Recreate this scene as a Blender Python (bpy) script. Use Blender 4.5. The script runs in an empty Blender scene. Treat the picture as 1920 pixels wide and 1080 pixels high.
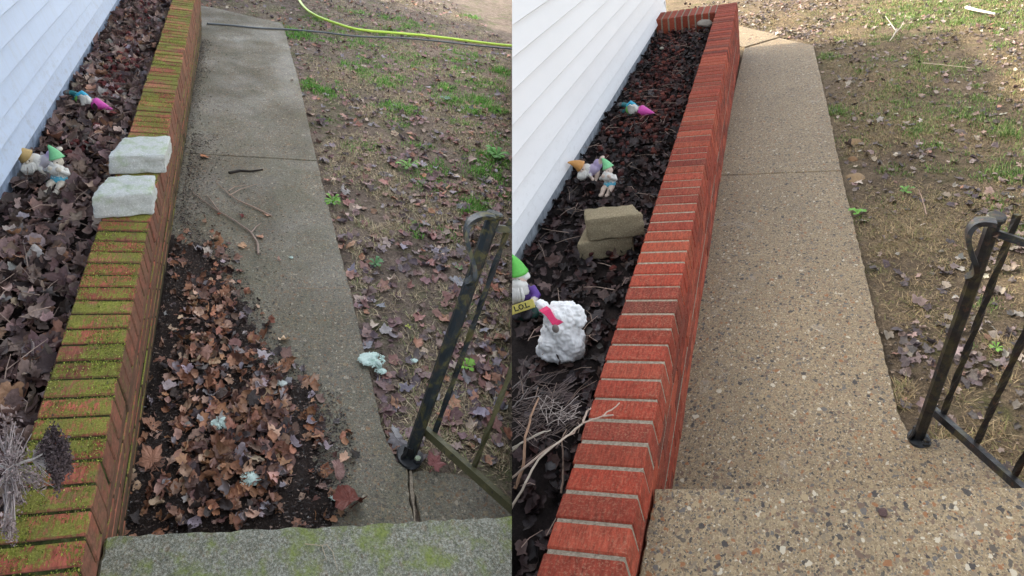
import bpy, bmesh, math, random
import numpy as np
from mathutils import Vector, Matrix, noise, Euler
random.seed(7); RS = np.random.RandomState(11)
sc = bpy.context.scene
COL = sc.collection
# ------------------------------------------------------------------ camera, world, sun
F = 1400.0; H = 2.0; PITCH = math.radians(28.2)
cam_d = bpy.data.cameras.new('camera'); cam = bpy.data.objects.new('camera', cam_d); COL.objects.link(cam)
cam_d.sensor_width = 36; cam_d.lens = 36*F/1920; cam_d.clip_start = 0.02; cam_d.clip_end = 500
cam.location = (0, 0, H); cam.rotation_euler = (math.pi/2-PITCH, 0, 0); sc.camera = cam
SUN_EL = math.radians(28); SUN_DIR = Vector((0.93*math.cos(SUN_EL), -0.37*math.cos(SUN_EL), -math.sin(SUN_EL)))
wld = bpy.data.worlds.new('World'); sc.world = wld; wld.use_nodes = True
wn = wld.node_tree.nodes; wl = wld.node_tree.links
sky = wn.new('ShaderNodeTexSky'); sky.sky_type = 'NISHITA'; sky.sun_disc = False
sky.sun_elevation = SUN_EL; sky.sun_rotation = math.atan2(-SUN_DIR.x, -SUN_DIR.y)
sky.dust_density = 4; sky.air_density = 1.0; sky.ozone_density = 1
hsv = wn.new('ShaderNodeHueSaturation'); hsv.inputs['Saturation'].default_value = 0.33
wl.new(sky.outputs[0], hsv.inputs['Color']); wl.new(hsv.outputs[0], wn['Background'].inputs['Color'])
wn['Background'].inputs['Strength'].default_value = 0.15
sd = bpy.data.lights.new('sun', 'SUN'); sd.energy = 2.0; sd.angle = math.radians(1.5); sd.color = (1, .93, .8)
sun = bpy.data.objects.new('sun', sd); COL.objects.link(sun)
sun.rotation_euler = SUN_DIR.to_track_quat('-Z', 'Y').to_euler()
sc.view_settings.view_transform = 'Standard'; sc.view_settings.look = 'None'
sc.view_settings.exposure = 2.05; sc.view_settings.gamma = 1

# ------------------------------------------------------------------ the two gardens: each has its own level frame
def nz(a): a = np.array(a, float); return a/np.linalg.norm(a)
def c2w(a):
    p = PITCH; return Vector((a[0], -a[1]*math.sin(p)+a[2]*math.cos(p), -a[1]*math.cos(p)-a[2]*math.sin(p)))
class Place:
    def __init__(s, side, V1, y2, Vg, near):
        s.side = side
        V1 = np.array(V1)-[960, 540]; Vg = np.array(Vg)-[960, 540]
        x2 = (-F*F-V1[1]*y2)/V1[0]
        s.fw = nz([*V1, F]); r = nz([x2, y2, F]); s.r = r if r[0] > 0 else -r
        s.dn = np.cross(s.fw, s.r)
        g = nz([*Vg, F]); s.s = (g@s.dn)/(g@s.fw); s.vn = 0; s.vn = s.pick(*near)[1]
        r, f, u = c2w(s.r), c2w(s.fw), c2w(-s.dn); o = Vector((0, 0, H))-u*H
        s.M = Matrix(((r.x, f.x, u.x, o.x), (r.y, f.y, u.y, o.y), (r.z, f.z, u.z, o.z), (0, 0, 0, 1)))
    def pick(s, x, y, w=0.):                    # point of a level surface at height w
        d = np.array([x-960, y-540, F]); t = (H-w)/(d@s.dn); return Vector((t*(d@s.r), t*(d@s.fw), w))
    def g(s, v): return -s.s*(v-s.vn)           # the gently falling ground
    def gp(s, x, y, dw=0.):
        d = np.array([x-960, y-540, F]); t = (H-dw-s.s*s.vn)/(d@s.dn-s.s*(d@s.fw)); v = t*(d@s.fw)
        return Vector((t*(d@s.r), v, dw-s.s*(v-s.vn)))
    def X(s, p): return s.M[0][0]*p[0]+s.M[0][1]*p[1]+s.M[0][2]*p[2]+s.M[0][3]
    def pxy(s, u, v, w):                        # vectorised projection
        c = np.outer(u, s.r)+np.outer(v, s.fw)+np.outer(H-w, s.dn); return c[:, 0]/c[:, 2]*F+960, c[:, 1]/c[:, 2]*F+540
    def atu(s, x, y, u): u0 = s.pick(x, y, 0)[0]; return H*(1-u/u0)     # height of a pixel on the vertical plane at u
L = Place(-1, (435, -345), 0, (445, -303), (236, 994))
R = Place(1, (1440, -285), 60, (1449, -244), (1251, 913))

# ------------------------------------------------------------------ mesh helpers
class MB:
    def __init__(s): s.v = []; s.f = []; s.c = []; s.n = 0; s.mi = []
    def add(s, vs, fs, col=(1, 1, 1), mi=0):
        vs = np.asarray(vs, float).reshape(-1, 3); s.v.append(vs)
        c = np.asarray(col, float)
        if c.ndim == 1: c = np.tile(c[:3], (len(vs), 1))
        s.c.append(c); n = s.n
        for f in fs: s.f.append([i+n for i in f])
        s.mi += [mi]*len(fs); s.n += len(vs); return s
    def mesh(s, name, mats, smooth=False):
        me = bpy.data.meshes.new(name); V = np.concatenate(s.v); me.from_pydata(V.tolist(), [], s.f)
        a = me.color_attributes.new('Col', 'FLOAT_COLOR', 'POINT')
        C = np.ones((len(V), 4)); C[:, :3] = np.concatenate(s.c); a.data.foreach_set('color', C.ravel())
        for m in (mats if isinstance(mats, (list, tuple)) else [mats]): me.materials.append(m)
        if any(s.mi): me.polygons.foreach_set('material_index', s.mi)
        me.polygons.foreach_set('use_smooth', [smooth]*len(me.polygons)); me.update(); return me
    def build(s, name, mats, parent=None, M=None, smooth=False, clip=None):
        return obj(name, s.mesh(name, mats, smooth), parent, M, clip)
    def box(s, a, b, col=(1, 1, 1), ch=0, jit=0, mi=0):      # chamfered box
        a = np.array(a, float); b = np.array(b, float); lo = np.minimum(a, b); hi = np.maximum(a, b)
        if ch <= 0:
            vs = [[(lo, hi)[i & 1][0], (lo, hi)[i >> 1 & 1][1], (lo, hi)[i >> 2 & 1][2]] for i in range(8)]
            return s.add(vs, [(0, 2, 3, 1), (4, 5, 7, 6), (0, 1, 5, 4), (2, 6, 7, 3), (0, 4, 6, 2), (1, 3, 7, 5)], col, mi)
        bm = bmesh.new(); bmesh.ops.create_cube(bm, size=1)
        for v in bm.verts: v.co = Vector(((lo+hi)/2+np.array(v.co)*(hi-lo)))
        bmesh.ops.bevel(bm, geom=bm.edges[:], offset=ch, segments=1, affect='EDGES')
        return s.addbm(bm, col, mi, jit)
    def addbm(s, bm, col=(1, 1, 1), mi=0, jit=0, M=None):
        bm.verts.index_update()
        vs = [(M@v.co if M else v.co)+Vector((random.uniform(-jit, jit) for _ in range(3))) for v in bm.verts]
        fs = [[v.index for v in f.verts] for f in bm.faces]; bm.free(); return s.add([tuple(v) for v in vs], fs, col, mi)
    def tube(s, pts, r, col=(1, 1, 1), n=8, closed_ends=True, sq=False, twist=0, flat=1.0, mi=0):
        pts = [Vector(p) for p in pts]; rs = r if isinstance(r, (list, tuple)) else [r]*len(pts)
        up = Vector((0.13, 0.29, 0.95)); vs = []; prev = None
        for i, p in enumerate(pts):
            t = (pts[min(i+1, len(pts)-1)]-pts[max(i-1, 0)]).normalized()
            a = (prev if prev else up); a = (a-t*a.dot(t))
            if a.length < 1e-4: a = t.orthogonal()
            a.normalize(); prev = a; b = t.cross(a)
            m = 4 if sq else n; tw = twist*i/(len(pts)-1)
            for k in range(m):
                an = 2*math.pi*k/m+tw+(math.pi/4 if sq else 0); vs.append(p+a*math.cos(an)*rs[i]*flat+b*math.sin(an)*rs[i])
        m = 4 if sq else n; fs = []
        for i in range(len(pts)-1):
            for k in range(m): fs.append((i*m+k, i*m+(k+1) % m, (i+1)*m+(k+1) % m, (i+1)*m+k))
        if closed_ends: fs += [tuple(range(m))[::-1], tuple(range((len(pts)-1)*m, len(pts)*m))]
        return s.add([tuple(v) for v in vs], fs, col, mi)
    def lathe(s, prof, col=(1, 1, 1), n=16, M=Matrix(), wob=0, mi=0):
        vs = []; fs = []
        for j, (r, z) in enumerate(prof):
            for k in range(n):
                an = 2*math.pi*k/n; rr = r*(1+wob*math.sin(3*an+j)); vs.append(tuple(M@Vector((rr*math.cos(an), rr*math.sin(an), z))))
        for j in range(len(prof)-1):
            for k in range(n): fs.append((j*n+k, j*n+(k+1) % n, (j+1)*n+(k+1) % n, (j+1)*n+k))
        fs += [tuple(range(n))[::-1], tuple(range((len(prof)-1)*n, len(prof)*n))]
        return s.add(vs, fs, col, mi)
def clip_mesh(me, Mw, side):
    bm = bmesh.new(); bm.from_mesh(me); Mi = Mw.inverted()
    co = Mi@Vector((0.0006*side, 0, 0)); no = (Mi.to_3x3()@Vector((1, 0, 0))).normalized()
    bmesh.ops.bisect_plane(bm, geom=bm.verts[:]+bm.edges[:]+bm.faces[:], plane_co=co, plane_no=no, clear_outer=side < 0, clear_inner=side > 0, dist=1e-5)
    es = [e for e in bm.edges if e.is_boundary and all(abs((v.co-co).dot(no)) < 1e-4 for v in e.verts)]
    if es: bmesh.ops.holes_fill(bm, edges=es, sides=0)
    bm.to_mesh(me); bm.free(); me.update()
def obj(name, me, parent=None, M=None, clip=None):
    o = bpy.data.objects.new(name, me); COL.objects.link(o)
    if parent: o.parent = parent
    if M is not None: o.matrix_local = M
    if clip is not None:
        Mw = (parent.matrix_world_c if False else None) if False else (M if parent is None else clip[1])
        clip_mesh(me, Mw if Mw is not None else clip[1], clip[0])
    return o
def tag(o, label=None, cat=None, group=None, kind=None):
    for k, v in (('label', label), ('category', cat), ('group', group), ('kind', kind)):
        if v: o[k] = v
    return o
def thing(name, label, cat, M, group=None):
    o = bpy.data.objects.new(name, None); COL.objects.link(o); o.empty_display_size = .1; o.matrix_world = M
    return tag(o, label, cat, group)
def remesh(mb, vox, name, mats, disp=None, keepcol=True):
    """fuse overlapping shapes into one continuous skin; colours come from the nearest source vertex"""
    me = mb.mesh('tmp', mats, True); o = bpy.data.objects.new('tmp', me); COL.objects.link(o)
    m = o.modifiers.new('r', 'REMESH'); m.mode = 'VOXEL'; m.voxel_size = vox; m.use_smooth_shade = True
    s = o.modifiers.new('s', 'SMOOTH'); s.iterations = 2
    dg = bpy.context.evaluated_depsgraph_get(); dg.update()
    out = bpy.data.meshes.new_from_object(o.evaluated_get(dg)); out.name = name
    V = np.empty(len(out.vertices)*3); out.vertices.foreach_get('co', V); V = V.reshape(-1, 3)
    if disp is not None:
        N = np.empty(len(V)*3); out.vertices.foreach_get('normal', N); N = N.reshape(-1, 3)
        for i in range(len(V)): V[i] += N[i]*disp(V[i])
        out.vertices.foreach_set('co', V.ravel())
    S = np.concatenate(mb.v); C = np.concatenate(mb.c)
    idx = np.array([int(np.argmin(((S-p)**2).sum(1))) for p in V])
    a = out.color_attributes.get('Col') or out.color_attributes.new('Col', 'FLOAT_COLOR', 'POINT')
    CC = np.ones((len(V), 4)); CC[:, :3] = C[idx]; a.data.foreach_set('color', CC.ravel())
    bpy.data.objects.remove(o); bpy.data.meshes.remove(me)
    out.polygons.foreach_set('use_smooth', [True]*len(out.polygons)); out.update(); return out
def ell(mb, c, r, col=(1, 1, 1), rot=(0, 0, 0), sub=3, wob=0, fr=20):
    bm = bmesh.new(); bmesh.ops.create_icosphere(bm, subdivisions=sub, radius=1)
    M = Matrix.Translation(c)@Euler(rot).to_matrix().to_4x4()@Matrix.Diagonal((*r, 1))
    if wob:
        for v in bm.verts: v.co *= 1+wob*noise.noise(M@v.co*fr)
    return mb.addbm(bm, col, 0, 0, M)

# ------------------------------------------------------------------ materials
def mat(name, rough=.7, spec=.3):
    m = bpy.data.materials.new(name); m.use_nodes = True; b = m.node_tree.nodes['Principled BSDF']
    b.inputs['Roughness'].default_value = rough; b.inputs['Specular IOR Level'].default_value = spec; return m, m.node_tree, b
class NT:
    def __init__(s, nt): s.nt = nt
    def n(s, t, **k):
        o = s.nt.nodes.new(t)
        for a, b in k.items(): setattr(o, a, b)
        return o
    def l(s, a, b): s.nt.links.new(a, b); return b
    def val(s, sock, v):
        if hasattr(v, 'links') or isinstance(v, bpy.types.NodeSocket): s.l(v, sock)
        else: sock.default_value = v if not isinstance(v, tuple) or len(v) != 3 or sock.type == 'VECTOR' else (*v, 1)
    def coord(s, scale=(1, 1, 1), loc=(0, 0, 0)):
        t = s.n('ShaderNodeTexCoord'); m = s.n('ShaderNodeMapping'); m.inputs['Scale'].default_value = scale; m.inputs['Location'].default_value = loc
        s.l(t.outputs['Object'], m.inputs[0]); return m.outputs[0]
    def noise(s, co, sc_, det=5, rough=.6, out='Fac', dist=0):
        t = s.n('ShaderNodeTexNoise'); t.inputs['Scale'].default_value = sc_; t.inputs['Detail'].default_value = det
        t.inputs['Roughness'].default_value = rough; t.inputs['Distortion'].default_value = dist; s.l(co, t.inputs['Vector']); return t.outputs[out]
    def ramp(s, fac, stops, interp='LINEAR'):
        r = s.n('ShaderNodeValToRGB'); r.color_ramp.interpolation = interp; s.l(fac, r.inputs[0]); e = r.color_ramp.elements
        while len(e) < len(stops): e.new(.5)
        for i, (p, c) in enumerate(stops):
            e[i].position = p; e[i].color = (*c, 1) if isinstance(c, tuple) else (c, c, c, 1)
        return r.outputs[0]
    def mix(s, fac, a, b, mode='MIX'):
        m = s.n('ShaderNodeMix', data_type='RGBA', blend_type=mode); s.val(m.inputs[0], fac); s.val(m.inputs[6], a); s.val(m.inputs[7], b); return m.outputs[2]
    def math(s, op, a, b=0., c=None):
        m = s.n('ShaderNodeMath', operation=op); s.val(m.inputs[0], a); s.val(m.inputs[1], b)
        if c is not None: s.val(m.inputs[2], c)
        return m.outputs[0]
    def vor(s, co, sc_, feat='F1', rnd=1, out=None):
        t = s.n('ShaderNodeTexVoronoi', feature=feat); t.inputs['Scale'].default_value = sc_; t.inputs['Randomness'].default_value = rnd
        s.l(co, t.inputs['Vector']); return t
    def attr(s, name='Col'): a = s.n('ShaderNodeVertexColor'); a.layer_name = name; return a.outputs[0]
    def bump(s, h, strength=.3, dist=.01, prev=None):
        b = s.n('ShaderNodeBump'); b.inputs['Strength'].default_value = strength; b.inputs['Distance'].default_value = dist
        s.l(h, b.inputs['Height'])
        if prev: s.l(prev, b.inputs['Normal'])
        return b.outputs[0]
    def sep(s, co): x = s.n('ShaderNodeSeparateXYZ'); s.l(co, x.inputs[0]); return x.outputs
def vcol_mat(name, rough=.7, spec=.3, ns=60, amt=.35, bump=.2, bd=.003, fine=400):
    m, nt, b = mat(name, rough, spec); T = NT(nt); co = T.coord()
    n1 = T.noise(co, ns, 4); k = T.math('MULTIPLY_ADD', n1, amt*2, 1-amt)
    c = T.mix(1.0, T.attr(), T.n('ShaderNodeCombineColor').outputs[0], 'MULTIPLY')
    cc = nt.nodes[-1]
    comb = [x for x in nt.nodes if x.bl_idname == 'ShaderNodeCombineColor'][0]
    for i in range(3): T.l(k, comb.inputs[i])
    T.l(c, b.inputs['Base Color']); T.l(T.bump(T.noise(co, fine, 4), bump, bd), b.inputs['Normal']); return m
M_LEAF = vcol_mat('leaf_skin', .55, .3, 70, .45, .5, .004, 110)
M_GRASS = vcol_mat('grass_blade', .6, .25, 8, .3, 0.02)
M_DRY = vcol_mat('dry_stem', .75, .2, 60, .35, .3)
M_CERAMIC = vcol_mat('painted_resin', .55, .4, 90, .25, .35, .003, 220)
M_ROCK = vcol_mat('lava_stone', .85, .2, 80, .4, .7, .006, 150)
M_HOSE = vcol_mat('hose_rubber', .4, .45, 20, .12, .05)
def concrete(name, wet, joint=None):
    m, nt, b = mat(name, .6, .3); T = NT(nt); co = T.coord((1, .72, 1)); W = wet
    d = T.n('ShaderNodeVectorMath', operation='ADD'); nn = T.noise(co, 60, 2, .5, 'Color'); sc2 = T.n('ShaderNodeVectorMath', operation='SCALE'); sc2.inputs[3].default_value = .006
    T.l(nn, sc2.inputs[0]); T.l(co, d.inputs[0]); T.l(sc2.outputs[0], d.inputs[1]); cw = d.outputs[0]
    d2 = T.n('ShaderNodeVectorMath', operation='ADD'); sc3 = T.n('ShaderNodeVectorMath', operation='SCALE'); sc3.inputs[3].default_value = .022; T.l(nn, sc3.inputs[0]); T.l(co, d2.inputs[0]); T.l(sc3.outputs[0], d2.inputs[1]); cw2 = d2.outputs[0]
    if W: base = T.ramp(T.noise(co, 130, 7, .95), [(.3, (.04, .037, .027)), (.5, (.18, .165, .122)), (.68, (.44, .41, .31))])
    else: base = T.ramp(T.noise(co, 130, 7, .95), [(.3, (.065, .047, .026)), (.5, (.262, .195, .112)), (.68, (.58, .47, .31))])
    large = T.ramp(T.noise(co, 1.6, 6, .7), [(.3, .78 if W else .85), (.7, 1.15 if W else 1.08)])
    base = T.mix(1, base, large, 'MULTIPLY')
    hh = T.noise(co, 250, 3)
    stone = [(0, (.045, .042, .042)), (.13, (.15, .10, .07)), (.28, (.085, .075, .062)), (.40, (.24, .17, .105)), (.52, (.26, .115, .05)), (.60, (.12, .11, .10)), (.70, (.34, .26, .15)), (.82, (.20, .16, .11)), (.94, (.50, .44, .33))]
    heights = []
    clus = T.math('MULTIPLY', T.math('SUBTRACT', T.noise(co, 4.5, 5, .7), .5), .75)
    for (s_, th, pr, o) in ((185, .44, .34, 0), (110, .43, .34, 3), (68, .40, .46, 5), (46, .38, .70, 7)):
        v = T.vor(cw2 if s_ < 150 else cw, s_)
        col = T.sep(v.outputs['Color'])
        th_ = T.math('MULTIPLY_ADD', col[2], .26, th-.15)
        m1 = T.math('LESS_THAN', v.outputs['Distance'], th_); m2 = T.math('GREATER_THAN', T.math('ADD', col[0], clus), pr); mk = T.math('MULTIPLY', m1, m2)
        mk2 = T.math('MULTIPLY', mk, (.62 if s_ > 100 else .55) if W else (.8 if s_ > 100 else .9))
        sc_ = T.ramp(col[1], stone, 'CONSTANT'); base = T.mix(mk2, base, sc_); heights.append(mk)
    b.inputs['Roughness'].default_value = .62; b.inputs['Specular IOR Level'].default_value = .18
    if W:   # algae and damp soil stains that belong to the slab
        al = T.ramp(T.noise(co, 3.1, 6, .65, dist=.6), [(.45, 0.), (.7, .4)])
        base = T.mix(al, base, T.ramp(T.noise(co, 150, 5, .8), [(.3, (.04, .045, .022)), (.7, (.14, .15, .08))]))
        dk = T.ramp(T.noise(co, 1.4, 7, .7, dist=1.2), [(.48, 0.), (.75, .5)]); base = T.mix(dk, base, (.05, .045, .034))
        T.l(T.ramp(T.noise(co, 2.5, 4), [(.35, .45), (.7, .85)]), b.inputs['Roughness'])
    else:
        ef = T.ramp(T.noise(co, 5, 6, .7, dist=.8), [(.6, 0.), (.8, .5)]); base = T.mix(ef, base, (.5, .46, .39))
    T.l(base, b.inputs['Base Color'])
    hs = T.math('ADD', T.math('MULTIPLY', heights[1], .7), hh); hs = T.math('ADD', hs, heights[2])
    T.l(T.bump(hs, .6, .005), b.inputs['Normal']); return m
M_CONC_L = concrete('damp_concrete', True); M_CONC_R = concrete('washed_aggregate', False)
def concrete_moss():
    m = M_CONC_L.copy(); m.name = 'mossy_step_concrete'; nt = m.node_tree; T = NT(nt); b = nt.nodes['Principled BSDF']
    src = b.inputs['Base Color'].links[0].from_socket; co = T.coord((1, .72, 1))
    bl = T.ramp(T.noise(co, 140, 8, .95), [(.42, (.02, .025, .014)), (.5, (.17, .18, .13)), (.59, (.60, .61, .53))])
    c = T.mix(.58, src, bl); ms = T.ramp(T.noise(co, 11, 6, .7), [(.47, 0.), (.62, .85)])
    c = T.mix(ms, c, T.ramp(T.noise(co, 160, 3), [(.3, (.09, .12, .015)), (.7, (.24, .29, .06))])); T.l(c, b.inputs['Base Color']); return m
M_STEP_L = concrete_moss()
def brick(name, moss):
    m, nt, b = mat(name, .85, .15); T = NT(nt); co = T.coord(); st = T.coord((160, 22, 40)); col = T.attr()
    n = T.noise(st, 1.0, 4, .7); sp = T.noise(co, 130, 6, .75)
    k = T.ramp(n, [(.3, .5), (.5, .95), (.7, 1.4)]); c = T.mix(1, col, k, 'MULTIPLY')
    x, y, z = T.sep(T.coord()); geo = T.n('ShaderNodeNewGeometry')
    if moss:
        t1 = T.noise(co, 7, 6, .7, dist=.4); t2 = T.noise(T.coord((120, 30, 60)), 1.2, 5, .7)
        s1 = T.math('ADD', T.math('MULTIPLY', t1, .75), T.math('MULTIPLY', t2, .55))
        ob = T.n('ShaderNodeTexCoord'); nx = T.sep(ob.outputs['Normal'])     # moss grows on level faces
        s1 = T.math('ADD', s1, T.math('MULTIPLY', T.math('SUBTRACT', nx[2], 1.0), .17))
        mk = T.ramp(s1, [(.585, 0.), (.665, .92)])
        mc = T.mix(T.ramp(T.noise(co, 5, 5, .7), [(.35, 0.), (.65, 1.)]), T.ramp(T.noise(co, 170, 5, .75), [(.3, (.05, .055, .012)), (.52, (.17, .17, .035)), (.72, (.36, .34, .10))]), T.ramp(T.noise(co, 190, 5, .75), [(.3, (.085, .10, .016)), (.52, (.26, .29, .042)), (.72, (.56, .56, .16))]))
        c = T.mix(mk, c, mc)
        gr = T.ramp(T.noise(co, 26, 5, .8), [(.5, 0.), (.75, .5)]); c = T.mix(gr, c, (.13, .12, .075)); side = T.math('MULTIPLY', T.math('SUBTRACT', 1.0, nx[2]), T.ramp(T.noise(co, 9, 6, .75), [(.3, .55), (.65, .95)])); c = T.mix(side, c, T.ramp(T.noise(co, 70, 5, .8), [(.3, (.05, .046, .03)), (.5, (.135, .095, .062)), (.62, (.22, .125, .085)), (.75, (.21, .18, .13))])); low = T.ramp(T.math('ADD', z, T.math('MULTIPLY', T.noise(co, 12, 5, .7), .12)), [(.04, .85), (.22, 0.)]); c = T.mix(T.math('MULTIPLY', low, T.math('SUBTRACT', 1.0, nx[2])), c, (.05, .055, .028))
        h = T.math('ADD', T.noise(st, 1.0, 4, .7), T.math('MULTIPLY', mk, .6))
    else:
        wh = T.ramp(sp, [(.50, .04), (.68, .6)]); wl_ = T.ramp(T.noise(co, 4, 6, .7), [(.38, .3), (.62, 1.)])
        c = T.mix(T.math('MULTIPLY', wh, wl_), c, (.46, .27, .17)); h = T.math('ADD', n, sp)
    T.l(c, b.inputs['Base Color']); T.l(T.bump(h, .55, .004), b.inputs['Normal']); return m
M_BRICK_L = brick('mossy_brick', True); M_BRICK_R = brick('clean_red_brick', False)
def mortar(name, moss):
    m, nt, b = mat(name, .95, .1); T = NT(nt); co = T.coord()
    if moss: c = T.ramp(T.noise(co, 45, 5, .7), [(.35, (.018, .022, .010)), (.55, (.05, .062, .018)), (.75, (.12, .13, .06))])
    else: c = T.ramp(T.noise(co, 90, 6, .75), [(.3, (.13, .10, .075)), (.5, (.27, .225, .165)), (.72, (.42, .37, .29))])
    T.l(c, b.inputs['Base Color']); T.l(T.bump(T.noise(co, 180, 5), .6, .004), b.inputs['Normal']); return m
M_MORT_L = mortar('mossy_mortar', True); M_MORT_R = mortar('grey_mortar', False)
def siding(name, c1, dirt):
    m, nt, b = mat(name, .42, .35); T = NT(nt); co = T.coord((1, .5, 1)); c = T.ramp(T.noise(co, 2.5, 3), [(.3, tuple(x*.95 for x in c1)), (.7, c1)])
    if dirt:
        d = T.ramp(T.noise(T.coord((1, 6, 1)), 4, 6, .7, dist=.6), [(.5, 0.), (.8, .35)]); c = T.mix(d, c, (.45, .47, .46))
        sp = T.ramp(T.noise(co, 75, 3, .8), [(.68, 0.), (.74, .7)]); c = T.mix(T.math('MULTIPLY', sp, T.ramp(T.noise(co, 3.3, 3), [(.5, 0.), (.7, 1.)])), c, (.12, .11, .09)); zz = T.sep(T.coord())[2]; spl = T.math('MULTIPLY', T.ramp(zz, [(.5, 1.), (.95, 0.)]), T.ramp(T.noise(co, 22, 6, .85), [(.5, 0.), (.75, .7)])); c = T.mix(spl, c, (.30, .30, .29))
    else:
        sp = T.ramp(T.noise(co, 60, 3, .8), [(.70, 0.), (.76, .35)]); c = T.mix(sp, c, (.4, .38, .35)); zz = T.sep(T.coord())[2]; spl = T.math('MULTIPLY', T.ramp(zz, [(.5, 1.), (.85, 0.)]), T.ramp(T.noise(co, 26, 6, .85), [(.52, 0.), (.78, .45)])); c = T.mix(spl, c, (.42, .39, .35))
    T.l(c, b.inputs['Base Color']); T.l(T.bump(T.noise(T.coord((6, .6, 30)), 9, 4), .08, .004), b.inputs['Normal']); return m
M_SID_L = siding('bluish_white_vinyl', (.56, .67, .84), True); M_SID_R = siding('white_vinyl', (.84, .84, .83), False)
def found(name, c1, c2):
    m, nt, b = mat(name, .85, .2); T = NT(nt); c = T.ramp(T.noise(T.coord((1, 1.2, 1)), 9, 7, .7), [(.35, c2), (.6, c1)])
    dr = T.ramp(T.noise(T.coord((1, 4, .7)), 14, 5, .7, dist=.5), [(.56, 0.), (.68, .8)]); c = T.mix(dr, c, (.09, .09, .085)); T.l(c, b.inputs['Base Color'])
    T.l(T.bump(T.noise(T.coord(), 60, 5), .4, .004), b.inputs['Normal']); return m
M_FND_L = found('blue_painted_foundation', (.36, .45, .60), (.2, .25, .33)); M_FND_R = found('grey_painted_foundation', (.42, .46, .5), (.22, .24, .26))
def soil(name, cols, green, spots):
    m, nt, b = mat(name, .9, .15); T = NT(nt); co = T.coord((1, .72, 1))
    c = T.ramp(T.noise(co, 14, 8, .75), [(.28, cols[0]), (.48, cols[1]), (.7, cols[2])])
    c = T.mix(T.ramp(T.noise(co, 1.7, 4), [(.4, 0.), (.62, .8)]), c, T.ramp(T.noise(co, 60, 6, .8), [(.3, cols[1]), (.7, cols[3])]))
    g = T.ramp(T.noise(co, 3.2, 6, .72, dist=.3), [(.5, 0.), (.64, .7)]); c = T.mix(g, c, T.ramp(T.noise(co, 70, 4), [(.3, tuple(x*.5 for x in green)), (.7, green)]))
    c = T.mix(1, c, T.ramp(T.noise(co, 120, 6, .85), [(.32, .45), (.5, .95), (.68, 1.6)]), 'MULTIPLY'); T.l(c, b.inputs['Base Color']); T.l(T.bump(T.noise(co, 45, 8, .8), 1.0, .02), b.inputs['Normal']); return m
M_SOIL_L = soil('damp_lawn_soil', ((.06, .045, .036), (.165, .125, .10), (.31, .245, .19), (.36, .29, .22)), (.14, .17, .06), 0)
M_SOIL_R = soil('tan_lawn_soil', ((.04, .028, .018), (.115, .083, .052), (.22, .16, .10), (.29, .21, .125)), (.12, .12, .04), 0)
M_BED_L = soil('bed_soil', ((.015, .012, .01), (.035, .026, .022), (.07, .05, .04), (.06, .04, .035)), (.04, .03, .025), 0)
M_BED_R = soil('dark_bed_soil', ((.008, .006, .006), (.016, .012, .011), (.035, .024, .02), (.03, .02, .018)), (.02, .014, .012), 0)
def metal(name, base, rust, olive):
    m, nt, b = mat(name, .42, .5); T = NT(nt); co = T.coord(); c = T.mix(T.ramp(T.noise(co, 16, 6, .7, dist=.5), [(.5, 0.), (.6, .9)]), base, olive)
    c = T.mix(T.ramp(T.noise(co, 38, 6, .75), [(.56, 0.), (.66, .95)]), c, rust); T.l(c, b.inputs['Base Color'])
    T.l(T.ramp(T.noise(co, 20, 4), [(.35, .28), (.65, .7)]), b.inputs['Roughness']); T.l(T.bump(T.noise(co, 90, 6, .7), .5, .003), b.inputs['Normal']); return m
M_IRON_L = metal('weathered_black_paint', (.018, .026, .03), (.06, .04, .025), (.11, .10, .035)); M_IRON_R = metal('dark_iron_paint', (.012, .012, .013), (.07, .035, .02), (.05, .045, .02))
M_OLIVE = metal('worn_olive_paint', (.10, .095, .045), (.03, .035, .035), (.15, .135, .06))
M_PLATE = metal('glossy_black_plate', (.012, .014, .016), (.03, .03, .03), (.02, .025, .03))
def block(name, a, bb, moss):
    m, nt, b = mat(name, .9, .15); T = NT(nt); co = T.coord(); c = T.ramp(T.noise(co, 120, 6, .8), [(.3, a), (.7, bb)])
    v = T.vor(co, 110); c = T.mix(T.math('MULTIPLY', T.math('LESS_THAN', v.outputs['Distance'], .22), .6), c, tuple(min(1, x*1.5) for x in bb))
    if moss: c = T.mix(T.ramp(T.math('ADD', T.noise(co, 14, 6, .7), T.math('MULTIPLY', T.sep(T.coord())[2], 1.2)), [(.46, 0.), (.66, .8)]), c, T.ramp(T.noise(co, 130, 4, .8), [(.3, (.24, .34, .13)), (.7, (.52, .62, .38))]))
    T.l(c, b.inputs['Base Color']); T.l(T.bump(T.noise(co, 110, 6, .8), .8, .006), b.inputs['Normal']); return m
M_BLOCK_L = block('pale_mossy_block', (.5, .52, .48), (.78, .8, .76), True); M_BLOCK_R = block('tan_block', (.17, .14, .085), (.34, .28, .18), False)

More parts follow.
